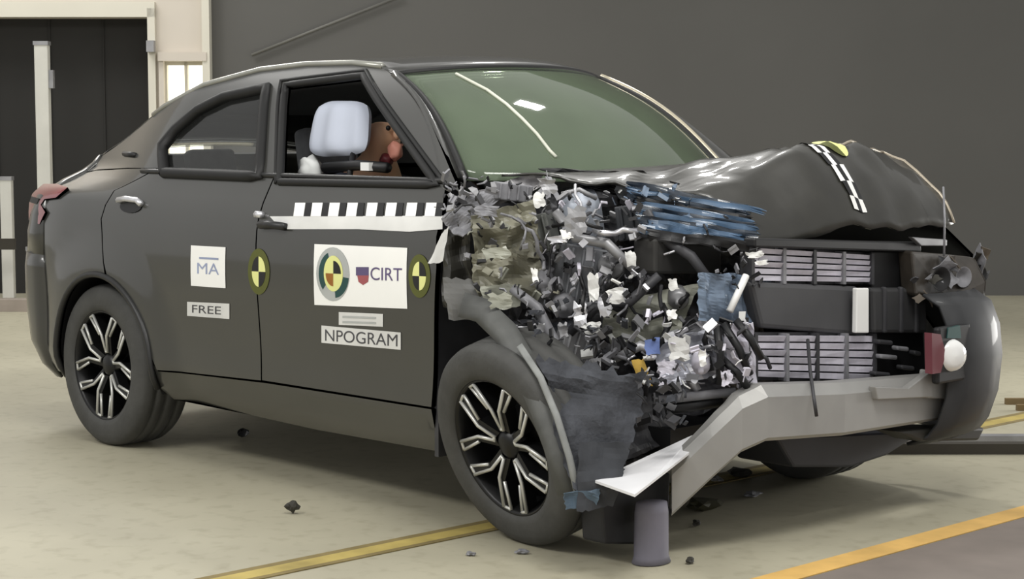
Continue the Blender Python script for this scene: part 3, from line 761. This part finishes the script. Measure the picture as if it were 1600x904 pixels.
# ---- far front corner: fender, headlamp, bumper skin
def far_fender(x, z): return side_y(.8, min(z, 1.0))
panel('far_fender', [(2.24, .42), (2.30, .42)]+[(2.68+.40*math.cos(math.radians(a)), .345+.40*math.sin(math.radians(a))) for a in range(170, 9, -10)]+[(3.10, .42), (3.12, .9), (3.0, 1.0), (2.24, 1.17)], [], far_fender, PAINT, car, side=1, step=.08)
plan = [(3.24, .53), (3.265, .62), (3.270, .74), (3.25, .84), (3.19, .91), (3.10, .95), (2.95, .965), (2.80, .965)]
prof = [(.245, -.09, -.05), (.275, -.03, -.01), (.32, .0, .0), (.42, .03, .01), (.55, .04, .015), (.66, .03, .01), (.74, .0, .0), (.78, -.05, -.03)]
rows_b = [[(x+dx, y+dy, z) for x, y in plan] for z, dx, dy in prof]
g = MB(); g.grid(rows_b); BUMP = g.build('front_bumper', mat('bumper_black', lin(44, 45, 47), .6, 0, .1, .15, 8), car, solid=.012, fixn=False)
fc = at(1486, 555, x=3.30)
g = MB(); g.box(at(1486, 552, x=3.285), (.03, .20, .20)); g.build('lamp_recess', BLACK, BUMP, bevel=.01)
g = MB(); g.lathe([(0, -.022), (.03, -.020), (.052, -.010), (.058, .01)], 24)
o = g.build('fog_lamp', LAMPW, BUMP, fixn=False); o.location = fc+Vector((.006, 0, 0)); o.rotation_euler = (0, 0, math.radians(70))
g = MB(); g.prism([at(1456, 520, x=3.303), at(1470, 522, x=3.303), at(1478, 552, x=3.303), at(1470, 582, x=3.303), at(1457, 584, x=3.303)], (-.03, 0, 0)); g.build('lamp_side', REDP, BUMP)
g = MB(); g.prism([at(1482, 512, x=3.304), at(1500, 508, x=3.304), at(1502, 528, x=3.304), at(1480, 528, x=3.304)], (-.02, 0, 0)); g.build('lamp_bracket', TEAL, BUMP)
# headlamp housing: broken shell with two cavities
g = MB()
hl = [at(1425, 392, x=3.12), at(1490, 398, x=3.10), at(1525, 402, y=.88), at(1543, 440, y=.88), at(1540, 465, y=.88), at(1480, 470, x=3.14), at(1432, 462, x=3.14)]
g.prism(hl, (-.08, .02, 0)); g.build('headlamp_housing', mat('housing_brown', lin(58, 53, 47), .4, 0, .3, .35, 18), car, bevel=.01)
for k, (px, py, r) in enumerate([(1500, 432, .035), (1524, 428, .034), (1465, 435, .04)]):
    g = MB(); g.lathe([(0, 0), (r*.6, -.004), (r, -.02), (r*1.1, -.02)], 20)
    o = g.build('headlamp_lens', BLACK if k else GREY, car, fixn=False); o.location = at(px, py, x=3.15); o.rotation_euler = (0, 0, math.radians(75))
for k in range(14):
    rnd = random.Random(k+50); c = at(rnd.uniform(1425, 1540), rnd.uniform(392, 470), x=3.165); s = rnd.uniform(.012, .035)
    ax = [Vector([rnd.uniform(-1, 1) for _ in range(3)]).normalized()*s for _ in range(2)]
    crumple('headlamp_shard', [c-ax[0]-ax[1], c+ax[0]-ax[1], c+ax[0]+ax[1], c-ax[0]+ax[1]], rnd.choice([PLAST, FRAG, GREY, mat('b%d' % k, lin(92, 84, 74), .4)]), car, 3, .01, k)

# ---- radiator pack
def shutter(name, pxq, nslat, cols, x=3.05):
    tl, tr, br, bl = [at(*p, x=x) for p in pxq]
    def bil(u, v, d=0): return (tl*(1-u)+tr*u)*(1-v)+(bl*(1-u)+br*u)*v+Vector((d, 0, 0))
    g = MB(); e = .012
    g.hexa([bil(-.01, -.06, -.03), bil(1.01, -.06, -.03), bil(1.01, 1.06, -.03), bil(-.01, 1.06, -.03)], [bil(-.01, -.06, -.045), bil(1.01, -.06, -.045), bil(1.01, 1.06, -.045), bil(-.01, 1.06, -.045)])
    root = g.build(name, PLAST, car)
    for c in range(cols):
        for k in range(nslat):
            g = MB(); u0, u1 = (c+.05)/cols, (c+.95)/cols; v0, v1 = (k+.06)/nslat, (k+.82)/nslat
            rnd = random.Random(c*17+k); j = rnd.uniform(-.004, .004)
            g.hexa([bil(u0, v0, j), bil(u1, v0, j+rnd.uniform(-.004, .004)), bil(u1, v1, -.004), bil(u0, v1, -.004)], [bil(u0, v0, -.02), bil(u1, v0, -.02), bil(u1, v1, -.022), bil(u0, v1, -.022)])
            g.build('slat', LILAC, root)
    for c in range(cols+1):
        g = MB(); u = c/cols; w = .012
        g.hexa([bil(u-w, -.05, .006), bil(u+w, -.05, .006), bil(u+w, 1.05, .006), bil(u-w, 1.05, .006)], [bil(u-w, -.05, -.03), bil(u+w, -.05, -.03), bil(u+w, 1.05, -.03), bil(u-w, 1.05, -.03)])
        g.build('divider', GREY if c % 2 else PLAST, root)
    return root
shutter('upper_grille_shutter', [(1175, 386), (1362, 398), (1362, 442), (1175, 440)], 5, 4)
shutter('lower_grille_shutter', [(1180, 524), (1366, 524), (1366, 596), (1180, 590)], 6, 4, 3.07)
def plate(name, pxs, x, m, depth=.03, bevel=.006, parent=car):
    g = MB(); g.prism([at(*p, x=x) for p in pxs], (-depth, 0, 0)); return g.build(name, m, parent, bevel=bevel)
plate('bumper_foam', [(1172, 440), (1345, 448), (1345, 524), (1190, 512)], 3.06, mat('foam_grey', lin(74, 74, 76), .7, 0, 0, .1, 6), .10, .015)
plate('radiator_frame', [(1362, 392), (1436, 392), (1448, 605), (1366, 605)], 3.05, BLACK, .06)
plate('air_duct', [(1364, 450), (1448, 450), (1450, 520), (1366, 520)], 3.09, mat('duct_grey', lin(56, 56, 57), .6), .06, .012)
for x0 in (1382, 1408, 1432): plate('duct_rib', [(x0, 448), (x0+5, 448), (x0+5, 520), (x0, 520)], 3.10, PLAST, .02)
for i, (px, py, w) in enumerate([(1385, 535, 22), (1412, 545, 18), (1390, 558, 26), (1420, 575, 20), (1380, 585, 24), (1435, 552, 10)]):
    plate('duct_fin', [(px-w/2, py-5), (px+w/2, py-3), (px+w/2, py+4), (px-w/2, py+2)], 3.10, GREY if i in (1, 2) else PLAST, .03)
plate('tow_cover', [(1339, 450), (1358, 450), (1358, 520), (1338, 520)], 3.10, WHITE, .02, .004)
plate('upper_crossmember', [(1180, 372), (1440, 378), (1440, 394), (1180, 386)], 3.08, BLACK, .05)
plate('slam_panel', [(1425, 370), (1480, 374), (1480, 384), (1440, 384)], 3.10, STEEL, .02, .003)
crumple('cover_panel', [at(*p, x=3.02) for p in [(1084, 422), (1204, 438), (1196, 506), (1094, 500)]], BLUEG, car, 14, .022, 71, 12)
plate('cover_edge', [(1196, 440), (1207, 441), (1207, 502), (1192, 506)], 3.03, BLUE, .05, .005)
g = MB(); g.tube([at(1166, 430, x=3.05), at(1140, 486, x=3.05)], .012, 8); g.build('white_strut', WHITE, car)
plate('lower_rail', [(1175, 598), (1365, 602), (1365, 612), (1175, 606)], 3.10, PLAST, .05)

# ---- bumper beam: hat section bent back and down at the near end
path = [at(1050, 766, x=3.03), at(1112, 708, x=3.11), at(1160, 664, x=3.165), at(1200, 646, x=3.20), at(1320, 640, x=3.225), at(1470, 622, x=3.21), at(1515, 612, x=3.15)]
# section half heights grow slightly towards the bend
hts = [.085, .086, .089, .090, .088, .080, .07]
depth = .095
def beam_rows(path, hts, depth):
    out = []
    for i, p in enumerate(path):
        t = (path[min(i+1, len(path)-1)]-path[max(i-1, 0)]); t.z = 0; t.normalize()
        n = Vector((t.y, -t.x, 0))
        if n.x < 0: n = -n
        h = hts[i]; f = n*.0; bk = -n*depth
        z = Vector((0, 0, 1))
        out.append([p+bk+z*h, p+z*h-n*.034, p+z*(h*.60), p-z*(h-.012), p-z*h-n*.012, p+bk-z*h, p+bk-z*(h-.01), p-n*.02-z*(h-.02), p-n*.02+z*(h-.02), p+bk+z*(h-.01), p+bk+z*h])
    return out
def resample(path, hts, k):
    out = []; hh = []
    for i in range(len(path)-1):
        for j in range(k):
            t = j/k; out.append(path[i]*(1-t)+path[i+1]*t); hh.append(hts[i]*(1-t)+hts[i+1]*t)
    return out+[path[-1]], hh+[hts[-1]]
p2, h2 = resample(path, hts, 3)
g = MB(); g.grid(beam_rows(p2, h2, depth), 0, False); BM = g.build('bumper_beam', BEAM, car, fixn=True)
plate('beam_top_plate', [(930, 750), (1000, 772), (1052, 735), (1110, 690), (1075, 688)], 2.95, OFFWHITE, .0, 0) if False else None
TPL = [at(930, 750, z=.30), at(992, 772, z=.30), at(1050, 727, z=.32), at(1115, 676, z=.36), at(1080, 680, z=.36)]
g = MB(); g.prism(TPL, (0, 0, -.008)); g.build('beam_top_plate', mat('bright_aluminium', lin(236, 236, 238), .4, .1, 0, .05), car)
plate('beam_end_cap', [(1455, 578), (1522, 586), (1516, 624), (1450, 622)], 3.24, BEAM, .05, .006)
plate('beam_end_cap', [(1368, 604), (1420, 606), (1455, 580), (1458, 620), (1372, 624)], 3.245, BEAM, .03, .003)
# splash tray under the nose, torn duct, dark block for plastic and painted shade in beam opening
plate('splash_tray', [(1212, 682), (1440, 672), (1420, 690), (1385, 712), (1330, 730), (1240, 730)], 3.0, mat('tray_blue_black', lin(40, 41, 48), .5), .25, .01)
plate('bumper_lower_lip', [(1400, 674), (1468, 668), (1540, 668), (1530, 688), (1440, 690)], 3.20, mat('lip_black', lin(44, 43, 38), .6), .12, .01)
plate('beam_end_dark', [(938, 758), (1048, 738), (1046, 812), (1020, 850), (945, 850)], 2.96, mat('block_black', lin(32, 32, 35), .6, 0, 0, .2, 20), .10, .008)
g = MB(); b0 = at(1015, 882, z=0.004)
g.lathe([(.0, .19), (.055, .19), (.060, .16), (.062, .02), (.07, .0), (.0, 0)], 20, 'z'); o = g.build('torn_duct', mat('duct_lilac', lin(112, 110, 122), .6, 0, 0, .1, 8), car, fixn=False); o.location = (b0.x-.03, b0.y+.04, .003); o.scale = (.8, 1, 1)

# ---- crushed near front corner
WD = 5.98
def wq(pxs, d=WD): return [at(p[0], p[1], d=(d if len(p) < 3 else p[2])) for p in pxs]
crumple('engine_bay_wall', wq([(690, 300), (1200, 290), (1200, 640), (820, 680)], 6.34), BAY, car, 34, .06, 1, 9)
crumple('engine_bay_wall', wq([(860, 560), (1200, 560), (1080, 700), (880, 800)], 6.2), BAY, car, 24, .06, 2, 9)
crumple('inner_fender', wq([(735, 335), (835, 312), (848, 400), (742, 420)], 6.0), OLIVE, car, 14, .035, 3, 11)
crumple('inner_fender', wq([(735, 395), (842, 388), (850, 462), (748, 472)], 5.98), OLIVE, car, 14, .03, 4, 13)
crumple('inner_fender', wq([(748, 448), (815, 444), (812, 478), (765, 486)], 5.95), OLIVEL, car, 8, .015, 5, 13)
crumple('torn_fender', wq([(688, 345, 6.05), (740, 300, 6.1), (790, 300, 6.08), (722, 372, 6.02)], 6.0), GREY, car, 12, .025, 6, 14)
crumple('torn_fender', wq([(735, 302), (845, 268), (850, 292), (745, 332)], 6.1), mat('fender_light', lin(140, 138, 140), .4, .2, .2, .3, 12), car, 12, .02, 7, 14)
crumple('torn_fender', wq([(690, 360), (735, 330), (742, 480), (690, 478)], 6.06), PAINT_HOOD, car, 12, .025, 8, 10)
crumple('torn_fender', wq([(692, 432), (745, 436), (770, 500), (700, 500)], 5.98), mat('fender_grey', lin(104, 104, 102), .5, 0, .2, .12, 8), car, 8, .012, 9, 8)
crumple('door_edge_tear', wq([(690, 365), (702, 352), (690, 410), (668, 412)], 6.0), OFFWHITE, car, 5, .008, 10)
# strut tower
g = MB(); g.lathe([(0, .05), (.025, .05), (.035, .035), (.062, .03), (.075, -.02), (.078, -.16)], 24, 'z')
o = g.build('strut_tower', mat('tower_grey', lin(160, 166, 176), .45, .1, 0, .3, 14), car, fixn=False); o.location = at(905, 318, d=6.1); o.rotation_euler = (math.radians(25), math.radians(18), 0)
g = MB(); g.tube([at(878, 303, d=5.98), at(905, 296, d=5.96), at(932, 310, d=5.98)], .008, 6); g.build('tower_brace', STEEL, car)
# arch strips and liner
def strip(name, pts, w, m, d=5.9, thick=.012):
    c = [at(p[0], p[1], d=(p[2] if len(p) > 2 else d)) for p in pts]; rows = []
    for i, p in enumerate(c):
        t = (c[min(i+1, len(c)-1)]-c[max(i-1, 0)]).normalized(); n = t.cross(Vector(FWD)).normalized()
        rows.append([p+n*w*k+Vector(FWD)*abs(k)*w*.6 for k in (-1, -.5, 0, .5, 1)])
    g = MB(); g.grid(rows); return g.build(name, m, car, solid=thick, fixn=False)
strip('arch_moulding', [(722, 476, 5.92), (755, 486, 5.86), (790, 520, 5.74), (822, 575, 5.64), (850, 640, 5.56), (874, 705, 5.52), (892, 770, 5.5)], .040, mat('arch_grey', lin(80, 81, 79), .6, 0, 0, .25, 12), 5.6)
strip('arch_moulding', [(812, 540, 5.66), (845, 590, 5.58), (870, 650, 5.52), (890, 715, 5.48), (904, 778, 5.46)], .008, mat('arch_pale', lin(128, 130, 128), .6, 0, 0, .25, 12), 5.5)
crumple('wheel_liner', wq([(838, 552, 5.64), (1010, 590, 5.60), (972, 735, 5.5), (898, 775, 5.46)], 5.5), LINER, car, 20, .03, 11, 7, .9)
crumple('wheel_liner', wq([(905, 690, 5.48), (985, 690, 5.5), (960, 790, 5.46), (900, 800, 5.44)], 5.5), mat('liner_dark', lin(52, 54, 58), .9, 0, 0, .3, 14), car, 12, .015, 21, 9)
crumple('wheel_liner', wq([(800, 500, 6.0), (900, 500, 5.98), (930, 600, 5.95), (850, 600, 5.92)], 5.9), LINER, car, 14, .03, 12, 9)
crumple('wheel_liner', wq([(985, 590, 5.98), (1040, 600, 6.0), (1050, 690, 5.95), (970, 720, 5.9)], 5.9), PLAST, car, 14, .04, 13, 9)
crumple('blue_scuff', wq([(880, 770), (938, 764), (932, 792), (886, 796)], 5.445), mat('scuff_blue', lin(78, 96, 112), .6, 0, 0, .3, 20), car, 8, .012, 14, 14)
# engine bay pieces
crumple('casting', wq([(940, 468), (1090, 446), (1062, 525), (952, 540)], 5.96), OLIVEL, car, 14, .025, 15, 12)
crumple('lamp_reflector', wq([(1022, 545), (1120, 505), (1165, 585), (1034, 604)], 5.86), mat('reflector', lin(176, 178, 188), .35, .2, .2, .25, 16), car, 16, .03, 16, 13)
crumple('lamp_reflector', wq([(1035, 520), (1130, 492), (1150, 530), (1040, 560)], 5.9), GREY, car, 10, .025, 17, 13)
plate('battery_cover', [(1024, 372), (1128, 376), (1128, 428), (1024, 428)], 2.84, mat('cover_dark', lin(48, 47, 45), .6), .10, .01)
crumple('side_bracket', wq([(1128, 505), (1175, 505), (1185, 600), (1140, 600)], 5.84), LILAC, car, 10, .02, 18, 16)
for k, (a_, b_) in enumerate([((1130, 505), (1172, 585)), ((1150, 500), (1190, 560)), ((1128, 560), (1168, 604)), ((1120, 510), (1124, 600))]):
    g = MB(); g.tube([at(*a_, d=5.80), at((a_[0]+b_[0])/2+4, (a_[1]+b_[1])/2, d=5.78), at(*b_, d=5.8)], .013, 6); g.build('bracket_rib', BLACK, car)
crumple('gold_bracket', wq([(985, 562), (1005, 560), (1020, 602), (1000, 600)], 5.84), GOLD, car, 5, .008, 19)
g = MB(); g.tube([at(1002, 590, d=5.82), at(1014, 602, d=5.8)], .01, 6); g.build('bracket_tip', WHITE, car)
crumple('blue_connector', wq([(1006, 530), (1030, 526), (1032, 552), (1008, 556)], 5.84), mat('connector_blue', lin(110, 130, 185), .5), car, 4, .006, 20)
strip('absorber_bar', [(1030, 625), (1090, 618), (1150, 612)], .012, GREY, 5.85); strip('absorber_bar', [(1020, 640), (1080, 634), (1130, 626)], .016, BLACK, 5.86)
# folded blue metal under the hood edge
for k in range(11):
    rnd = random.Random(k+7); t = k/10
    x0, y0 = 985+t*25+rnd.uniform(-8, 8), 290+t*75; x1, y1 = 1180+rnd.uniform(-25, 15), 325+t*60
    w = rnd.uniform(5, 9)
    crumple('folded_sheet', wq([(x0, y0-w), (x1, y1-w*.8), (x1, y1+w*.8), (x0, y0+w)], 6.0-.12*t), [DBLUE, BLUE, DBLUE, BLACK, BLUE, DBLUE, BLUE, DBLUE, BLUE, BLUE, BLACK][k], car, 9, .016, 30+k, 14)
crumple('hood_inner', wq([(960, 285), (1220, 330), (1240, 385), (1010, 372)], 6.12), DBLUE, car, 14, .03, 44, 8)
crumple('hood_inner', wq([(845, 262), (1000, 268), (1080, 320), (930, 300)], 6.18), BLACK, car, 12, .03, 45, 8)
# machinery behind the torn panels
def engine_box(name, px, py, w, h, d, m, dep=.10, yaw=0.0):
    c = at(px, py, d=d+dep/2); R = HR @ Matrix.Rotation(yaw, 3, 'Z') @ Matrix.Rotation(yaw*.6, 3, 'Y')
    g = MB(); g.box(c, (w, dep, h), R)
    for k in range(4): g.box(c+R @ Vector((w*(-.36+.24*k), -dep/2, 0)), (w*.07, .02, h*.9), R)
    return g.build(name, m, car, bevel=.006)
engine_box('gearbox_casing', 905, 430, .16, .20, 6.0, mat('cast_alloy', lin(128, 130, 134), .45, .3, 0, .3, 18), .12, .3)
engine_box('control_unit', 1000, 345, .15, .12, 6.05, mat('unit_dark', lin(60, 62, 66), .5, .1, 0, .2, 12), .08, -.25)
engine_box('coolant_tank', 985, 500, .17, .11, 5.98, OLIVEL, .10, .15)
engine_box('fuse_box', 845, 365, .10, .13, 6.02, mat('fuse_grey', lin(98, 100, 96), .6, 0, 0, .2, 14), .08, -.4)
engine_box('mount_bracket', 900, 540, .14, .10, 5.95, STEEL, .06, .5)
engine_box('junction_box', 800, 300, .13, .06, 6.06, GREY, .06, .2)
for k, (px, py, r, d, m) in enumerate([(955, 415, .045, 5.96, STEEL), (880, 480, .04, 5.95, GREY), (1060, 470, .035, 5.93, STEEL), (1095, 575, .03, 5.80, LILAC), (850, 450, .03, 5.96, GREY)]):
    g = MB(); g.lathe([(0, -.02), (r*.3, -.02), (r*.35, -.005), (r*.8, -.005), (r, .005), (r, .05), (r*.85, .06)], 20)
    o = g.build('pulley', m, car, fixn=False); o.location = at(px, py, d=d); o.rotation_euler = (.2*k, 0, .75)
for k, pts in enumerate([[(868, 330), (900, 372), (948, 380), (990, 420)], [(890, 520), (930, 480), (985, 470), (1030, 430)], [(800, 450), (840, 480), (880, 560), (905, 600)], [(1010, 330), (1030, 370), (1080, 400), (1110, 440)], [(960, 560), (1000, 540), (1060, 560), (1090, 610)]]):
    g = MB(); g.tube([at(*p, d=5.93-.02*i) for i, p in enumerate(pts)], [.016, .018, .018, .015], 10); g.build('pipe', [STEEL, PLAST, GREY, PLAST, SILVER][k], car)
# wires and hoses
rnd = random.Random(11)
for k in range(26):
    p0 = (rnd.uniform(770, 1150), rnd.uniform(330, 560)); pts = []; a = rnd.uniform(0, 6.28)
    x, y = p0
    for i in range(6):
        pts.append(at(x, y, d=rnd.uniform(5.82, 5.98))); a += rnd.uniform(-.9, .9); x += 16*math.cos(a); y += 16*math.sin(a)
    g = MB(); g.tube(pts, rnd.choice([.004, .005, .007, .01]), 6); g.build('hose' if k % 2 else 'wire', rnd.choice([BLACK, PLAST, GREY, SILVER, BLACK]), car)
g = MB(); g.tube([at(1262, 530, x=3.10), at(1266, 580, x=3.15), at(1272, 622, x=3.26), at(1276, 650, x=3.265)], .006, 6); g.build('wire', PLAST, car)
g = MB(); g.tube([at(1474, 292, x=3.12), at(1476, 340, x=3.16), at(1475, 400, x=3.16)], .004, 6); g.build('wire', GREY, car)
for k, (px, py, w, h, m) in enumerate([(928, 448, 9, 22, OFFWHITE), (944, 478, 10, 16, SILVER), (962, 462, 16, 12, OFFWHITE), (906, 490, 12, 20, SILVER), (925, 512, 16, 10, OFFWHITE), (985, 405, 9, 13, OFFWHITE),
        (885, 366, 10, 8, WHITE), (870, 375, 14, 6, SILVER), (900, 345, 18, 24, STEEL), (835, 430, 5, 12, WHITE), (845, 512, 7, 8, STEEL), (880, 515, 8, 12, STEEL), (843, 544, 10, 6, STEEL), (878, 552, 12, 6, OFFWHITE),
        (1052, 445, 8, 10, OFFWHITE), (1050, 492, 9, 8, WHITE), (1098, 560, 6, 14, WHITE), (1060, 545, 16, 20, OFFWHITE), (1042, 575, 14, 12, LILAC), (1135, 590, 10, 12, LILAC), (930, 580, 10, 22, STEEL), (855, 290, 14, 14, STEEL), (842, 312, 10, 12, OFFWHITE), (760, 330, 20, 10, GREY), (775, 395, 22, 10, OLIVEL), (782, 470, 18, 14, OLIVEL), (1180, 398, 14, 5, OFFWHITE), (1190, 410, 10, 4, WHITE)]):
    crumple('torn_plate', wq([(px-w, py-h*.8), (px+w*.8, py-h), (px+w, py+h*.7), (px-w*.7, py+h)], 5.76 if px > 1000 else 5.83), m, car, 5, .008, 300+k, 22, .6, .003)
# torn fragments by zone: (count, x0, x1, y0, y1, depth0, depth1, size, materials)
zones = [
    (150, 850, 1020, 300, 470, 5.84, 6.06, .014, [BLACK, PLAST, GREY, PLAST, SILVER, STEEL, PLAST, PLAST, BAY, GREY, STEEL, LILAC]),
    (70, 890, 1020, 420, 570, 5.82, 5.98, .015, [SILVER, OFFWHITE, STEEL, GREY, BLACK, PLAST, GREY]),
    (100, 1000, 1175, 490, 605, 5.74, 5.86, .015, [OFFWHITE, LILAC, GREY, BLACK, SILVER, PLAST, LILAC]),
    (50, 730, 870, 310, 480, 5.86, 5.98, .014, [OLIVE, GREY, BLACK, OLIVEL, PLAST, PLAST]),
    (55, 690, 870, 272, 345, 5.95, 6.06, .014, [GREY, STEEL, BLACK, PLAST, GREY]),
    (80, 800, 1000, 450, 600, 5.72, 5.9, .015, [BLACK, PLAST, GREY, LINER, BLACK, STEEL]),
    (26, 1120, 1195, 385, 450, 5.84, 5.92, .012, [STEEL, GREY, BLACK, PLAST]),
    (40, 990, 1075, 590, 665, 5.55, 5.8, .016, [BLACK, PLAST, LINER, PLAST]),
    (18, 960, 1090, 282, 325, 5.94, 6.02, .012, [BLACK, PAINT_HOOD, DBLUE, BLUEG]),
]
names = ['torn_panel', 'plastic_fragment', 'metal_bracket', 'bent_flange', 'torn_clip', 'broken_rib', 'twisted_stay', 'cast_lug']
kk = 0
for cnt, x0, x1, y0, y1, d0, d1, s, ms in zones:
    rnd = random.Random(cnt*7+int(x0))
    for i in range(cnt):
        c = at(rnd.uniform(x0, x1), rnd.uniform(y0, y1), d=rnd.uniform(d0, d1)); m = rnd.choice(ms)
        a1 = Vector([rnd.uniform(-1, 1) for _ in range(3)]).normalized(); a2 = a1.cross(Vector([rnd.uniform(-1, 1) for _ in range(3)])).normalized(); a3 = a1.cross(a2)
        e1 = a1*s*rnd.uniform(.6, 1.7); e2 = a2*s*rnd.uniform(.3, .9); nm = names[kk % 8]; kk += 1
        if kk % 8 in (0, 7):                     # stays and lugs: bars with a bend
            g = MB(); g.tube([c-e1, c+a3*s*.3, c+e1*.9+a2*s*.4], s*rnd.uniform(.12, .28), 6); g.build(nm, m, car)
        elif kk % 8 in (3, 6):                   # angle brackets
            g = MB(); t = a3*.006
            g.hexa([c-e1-e2, c+e1-e2, c+e1+e2, c-e1+e2], [c-e1-e2+t, c+e1-e2+t, c+e1+e2+t, c-e1+e2+t])
            q = a3*s*.8; g.hexa([c-e1+e2, c+e1+e2, c+e1+e2+q, c-e1+e2+q], [c-e1+e2+a2*.006, c+e1+e2+a2*.006, c+e1+e2+q+a2*.006, c-e1+e2+q+a2*.006])
            g.build(nm, m, car)
        elif kk % 8 in (1, 5):                   # folded angular shards
            g = MB(); f = a3*s*rnd.uniform(-.7, .7); t = a3*.004
            P4 = [c-e1-e2*rnd.uniform(.3, 1), c-e2*rnd.uniform(.5, 1)+f, c+e1-e2*rnd.uniform(.2, 1), c+e1*rnd.uniform(.6, 1)+e2*rnd.uniform(.3, 1), c+e2+f, c-e1*rnd.uniform(.5, 1)+e2*rnd.uniform(.2, 1)]
            g.hexa([P4[0], P4[1], P4[4], P4[5]], [p+t for p in (P4[0], P4[1], P4[4], P4[5])]); g.hexa([P4[1], P4[2], P4[3], P4[4]], [p+t for p in (P4[1], P4[2], P4[3], P4[4])])
            g.build(nm, m, car)
        else:                                    # blocky castings
            g = MB(); h1 = a3*s*rnd.uniform(.2, .6)
            g.hexa([c-e1-e2, c+e1*.9-e2, c+e1+e2*.8, c-e1*.8+e2], [c-e1*.8-e2*.7+h1, c+e1*.7-e2*.8+h1, c+e1*.8+e2*.6+h1, c-e1*.6+e2*.7+h1]); g.build(nm, m, car, bevel=s*.06)

# ------------------------------------------------------------------ debris on the floor
def frag(px, py, size, m, label, name='debris_fragment', seed=0, flat=.5):
    p = at(px, py, z=0); rnd = random.Random(seed+3)
    bm = bmesh.new(); bmesh.ops.create_icosphere(bm, subdivisions=2, radius=1)
    for v in bm.verts:
        k = 1+.7*noise.noise(v.co*1.6+Vector((seed*4.3, 0, 0)))
        v.co = Vector((v.co.x*size*k*rnd.uniform(.9, 1.1), v.co.y*size*k*.7, v.co.z*size*k*flat))
    z0 = min(v.co.z for v in bm.verts)
    for v in bm.verts: v.co.z -= z0
    me = bpy.data.meshes.new(name); bm.to_mesh(me); bm.free(); me.materials.append(m)
    o = bpy.data.objects.new(name, me); COL.objects.link(o); o.location = (p.x, p.y, .001); o.rotation_euler = (0, 0, rnd.uniform(0, 6.28))
    tag(o, label, 'debris', 'crash debris on the floor'); return o
frag(458, 803, .022, FRAG, 'small dark lump alone on the pale floor left of the front wheel', seed=1, flat=.9)
frag(380, 682, .035, BLACK, 'black lump on the floor under the sill, ahead of the rear wheel', seed=2, flat=.5)
frag(1078, 880, .018, FRAG, 'small dark chip on the floor right of the grey torn duct', seed=3)
frag(1098, 795, .075, mat('oil_olive', lin(60, 58, 38), .7), 'olive brown lump on the floor under the bent bumper beam', seed=4, flat=.25)
frag(1088, 822, .022, FRAG, 'black sliver in front of the olive brown lump under the beam', seed=5, flat=.4)
frag(1120, 752, .03, STEEL, 'pale grey chip on the floor behind the bent bumper beam', seed=6, flat=.4)
frag(1155, 745, .06, FRAG, 'flat dark scrap on the floor behind the bend of the beam', seed=7, flat=.25)
frag(1175, 775, .04, GREY, 'grey scrap on the floor right of the bent bumper beam', seed=8, flat=.2)
frag(735, 868, .016, GREY, 'tiny grey chip on the floor before the front wheel, left of two', seed=9, flat=.4)
frag(815, 865, .02, GREY, 'small grey chip on the floor before the front tyre, right of two', seed=10, flat=.4)
frag(1222, 700, .05, FRAG, 'dark scrap on the floor left of the splash tray', seed=12, flat=.5)
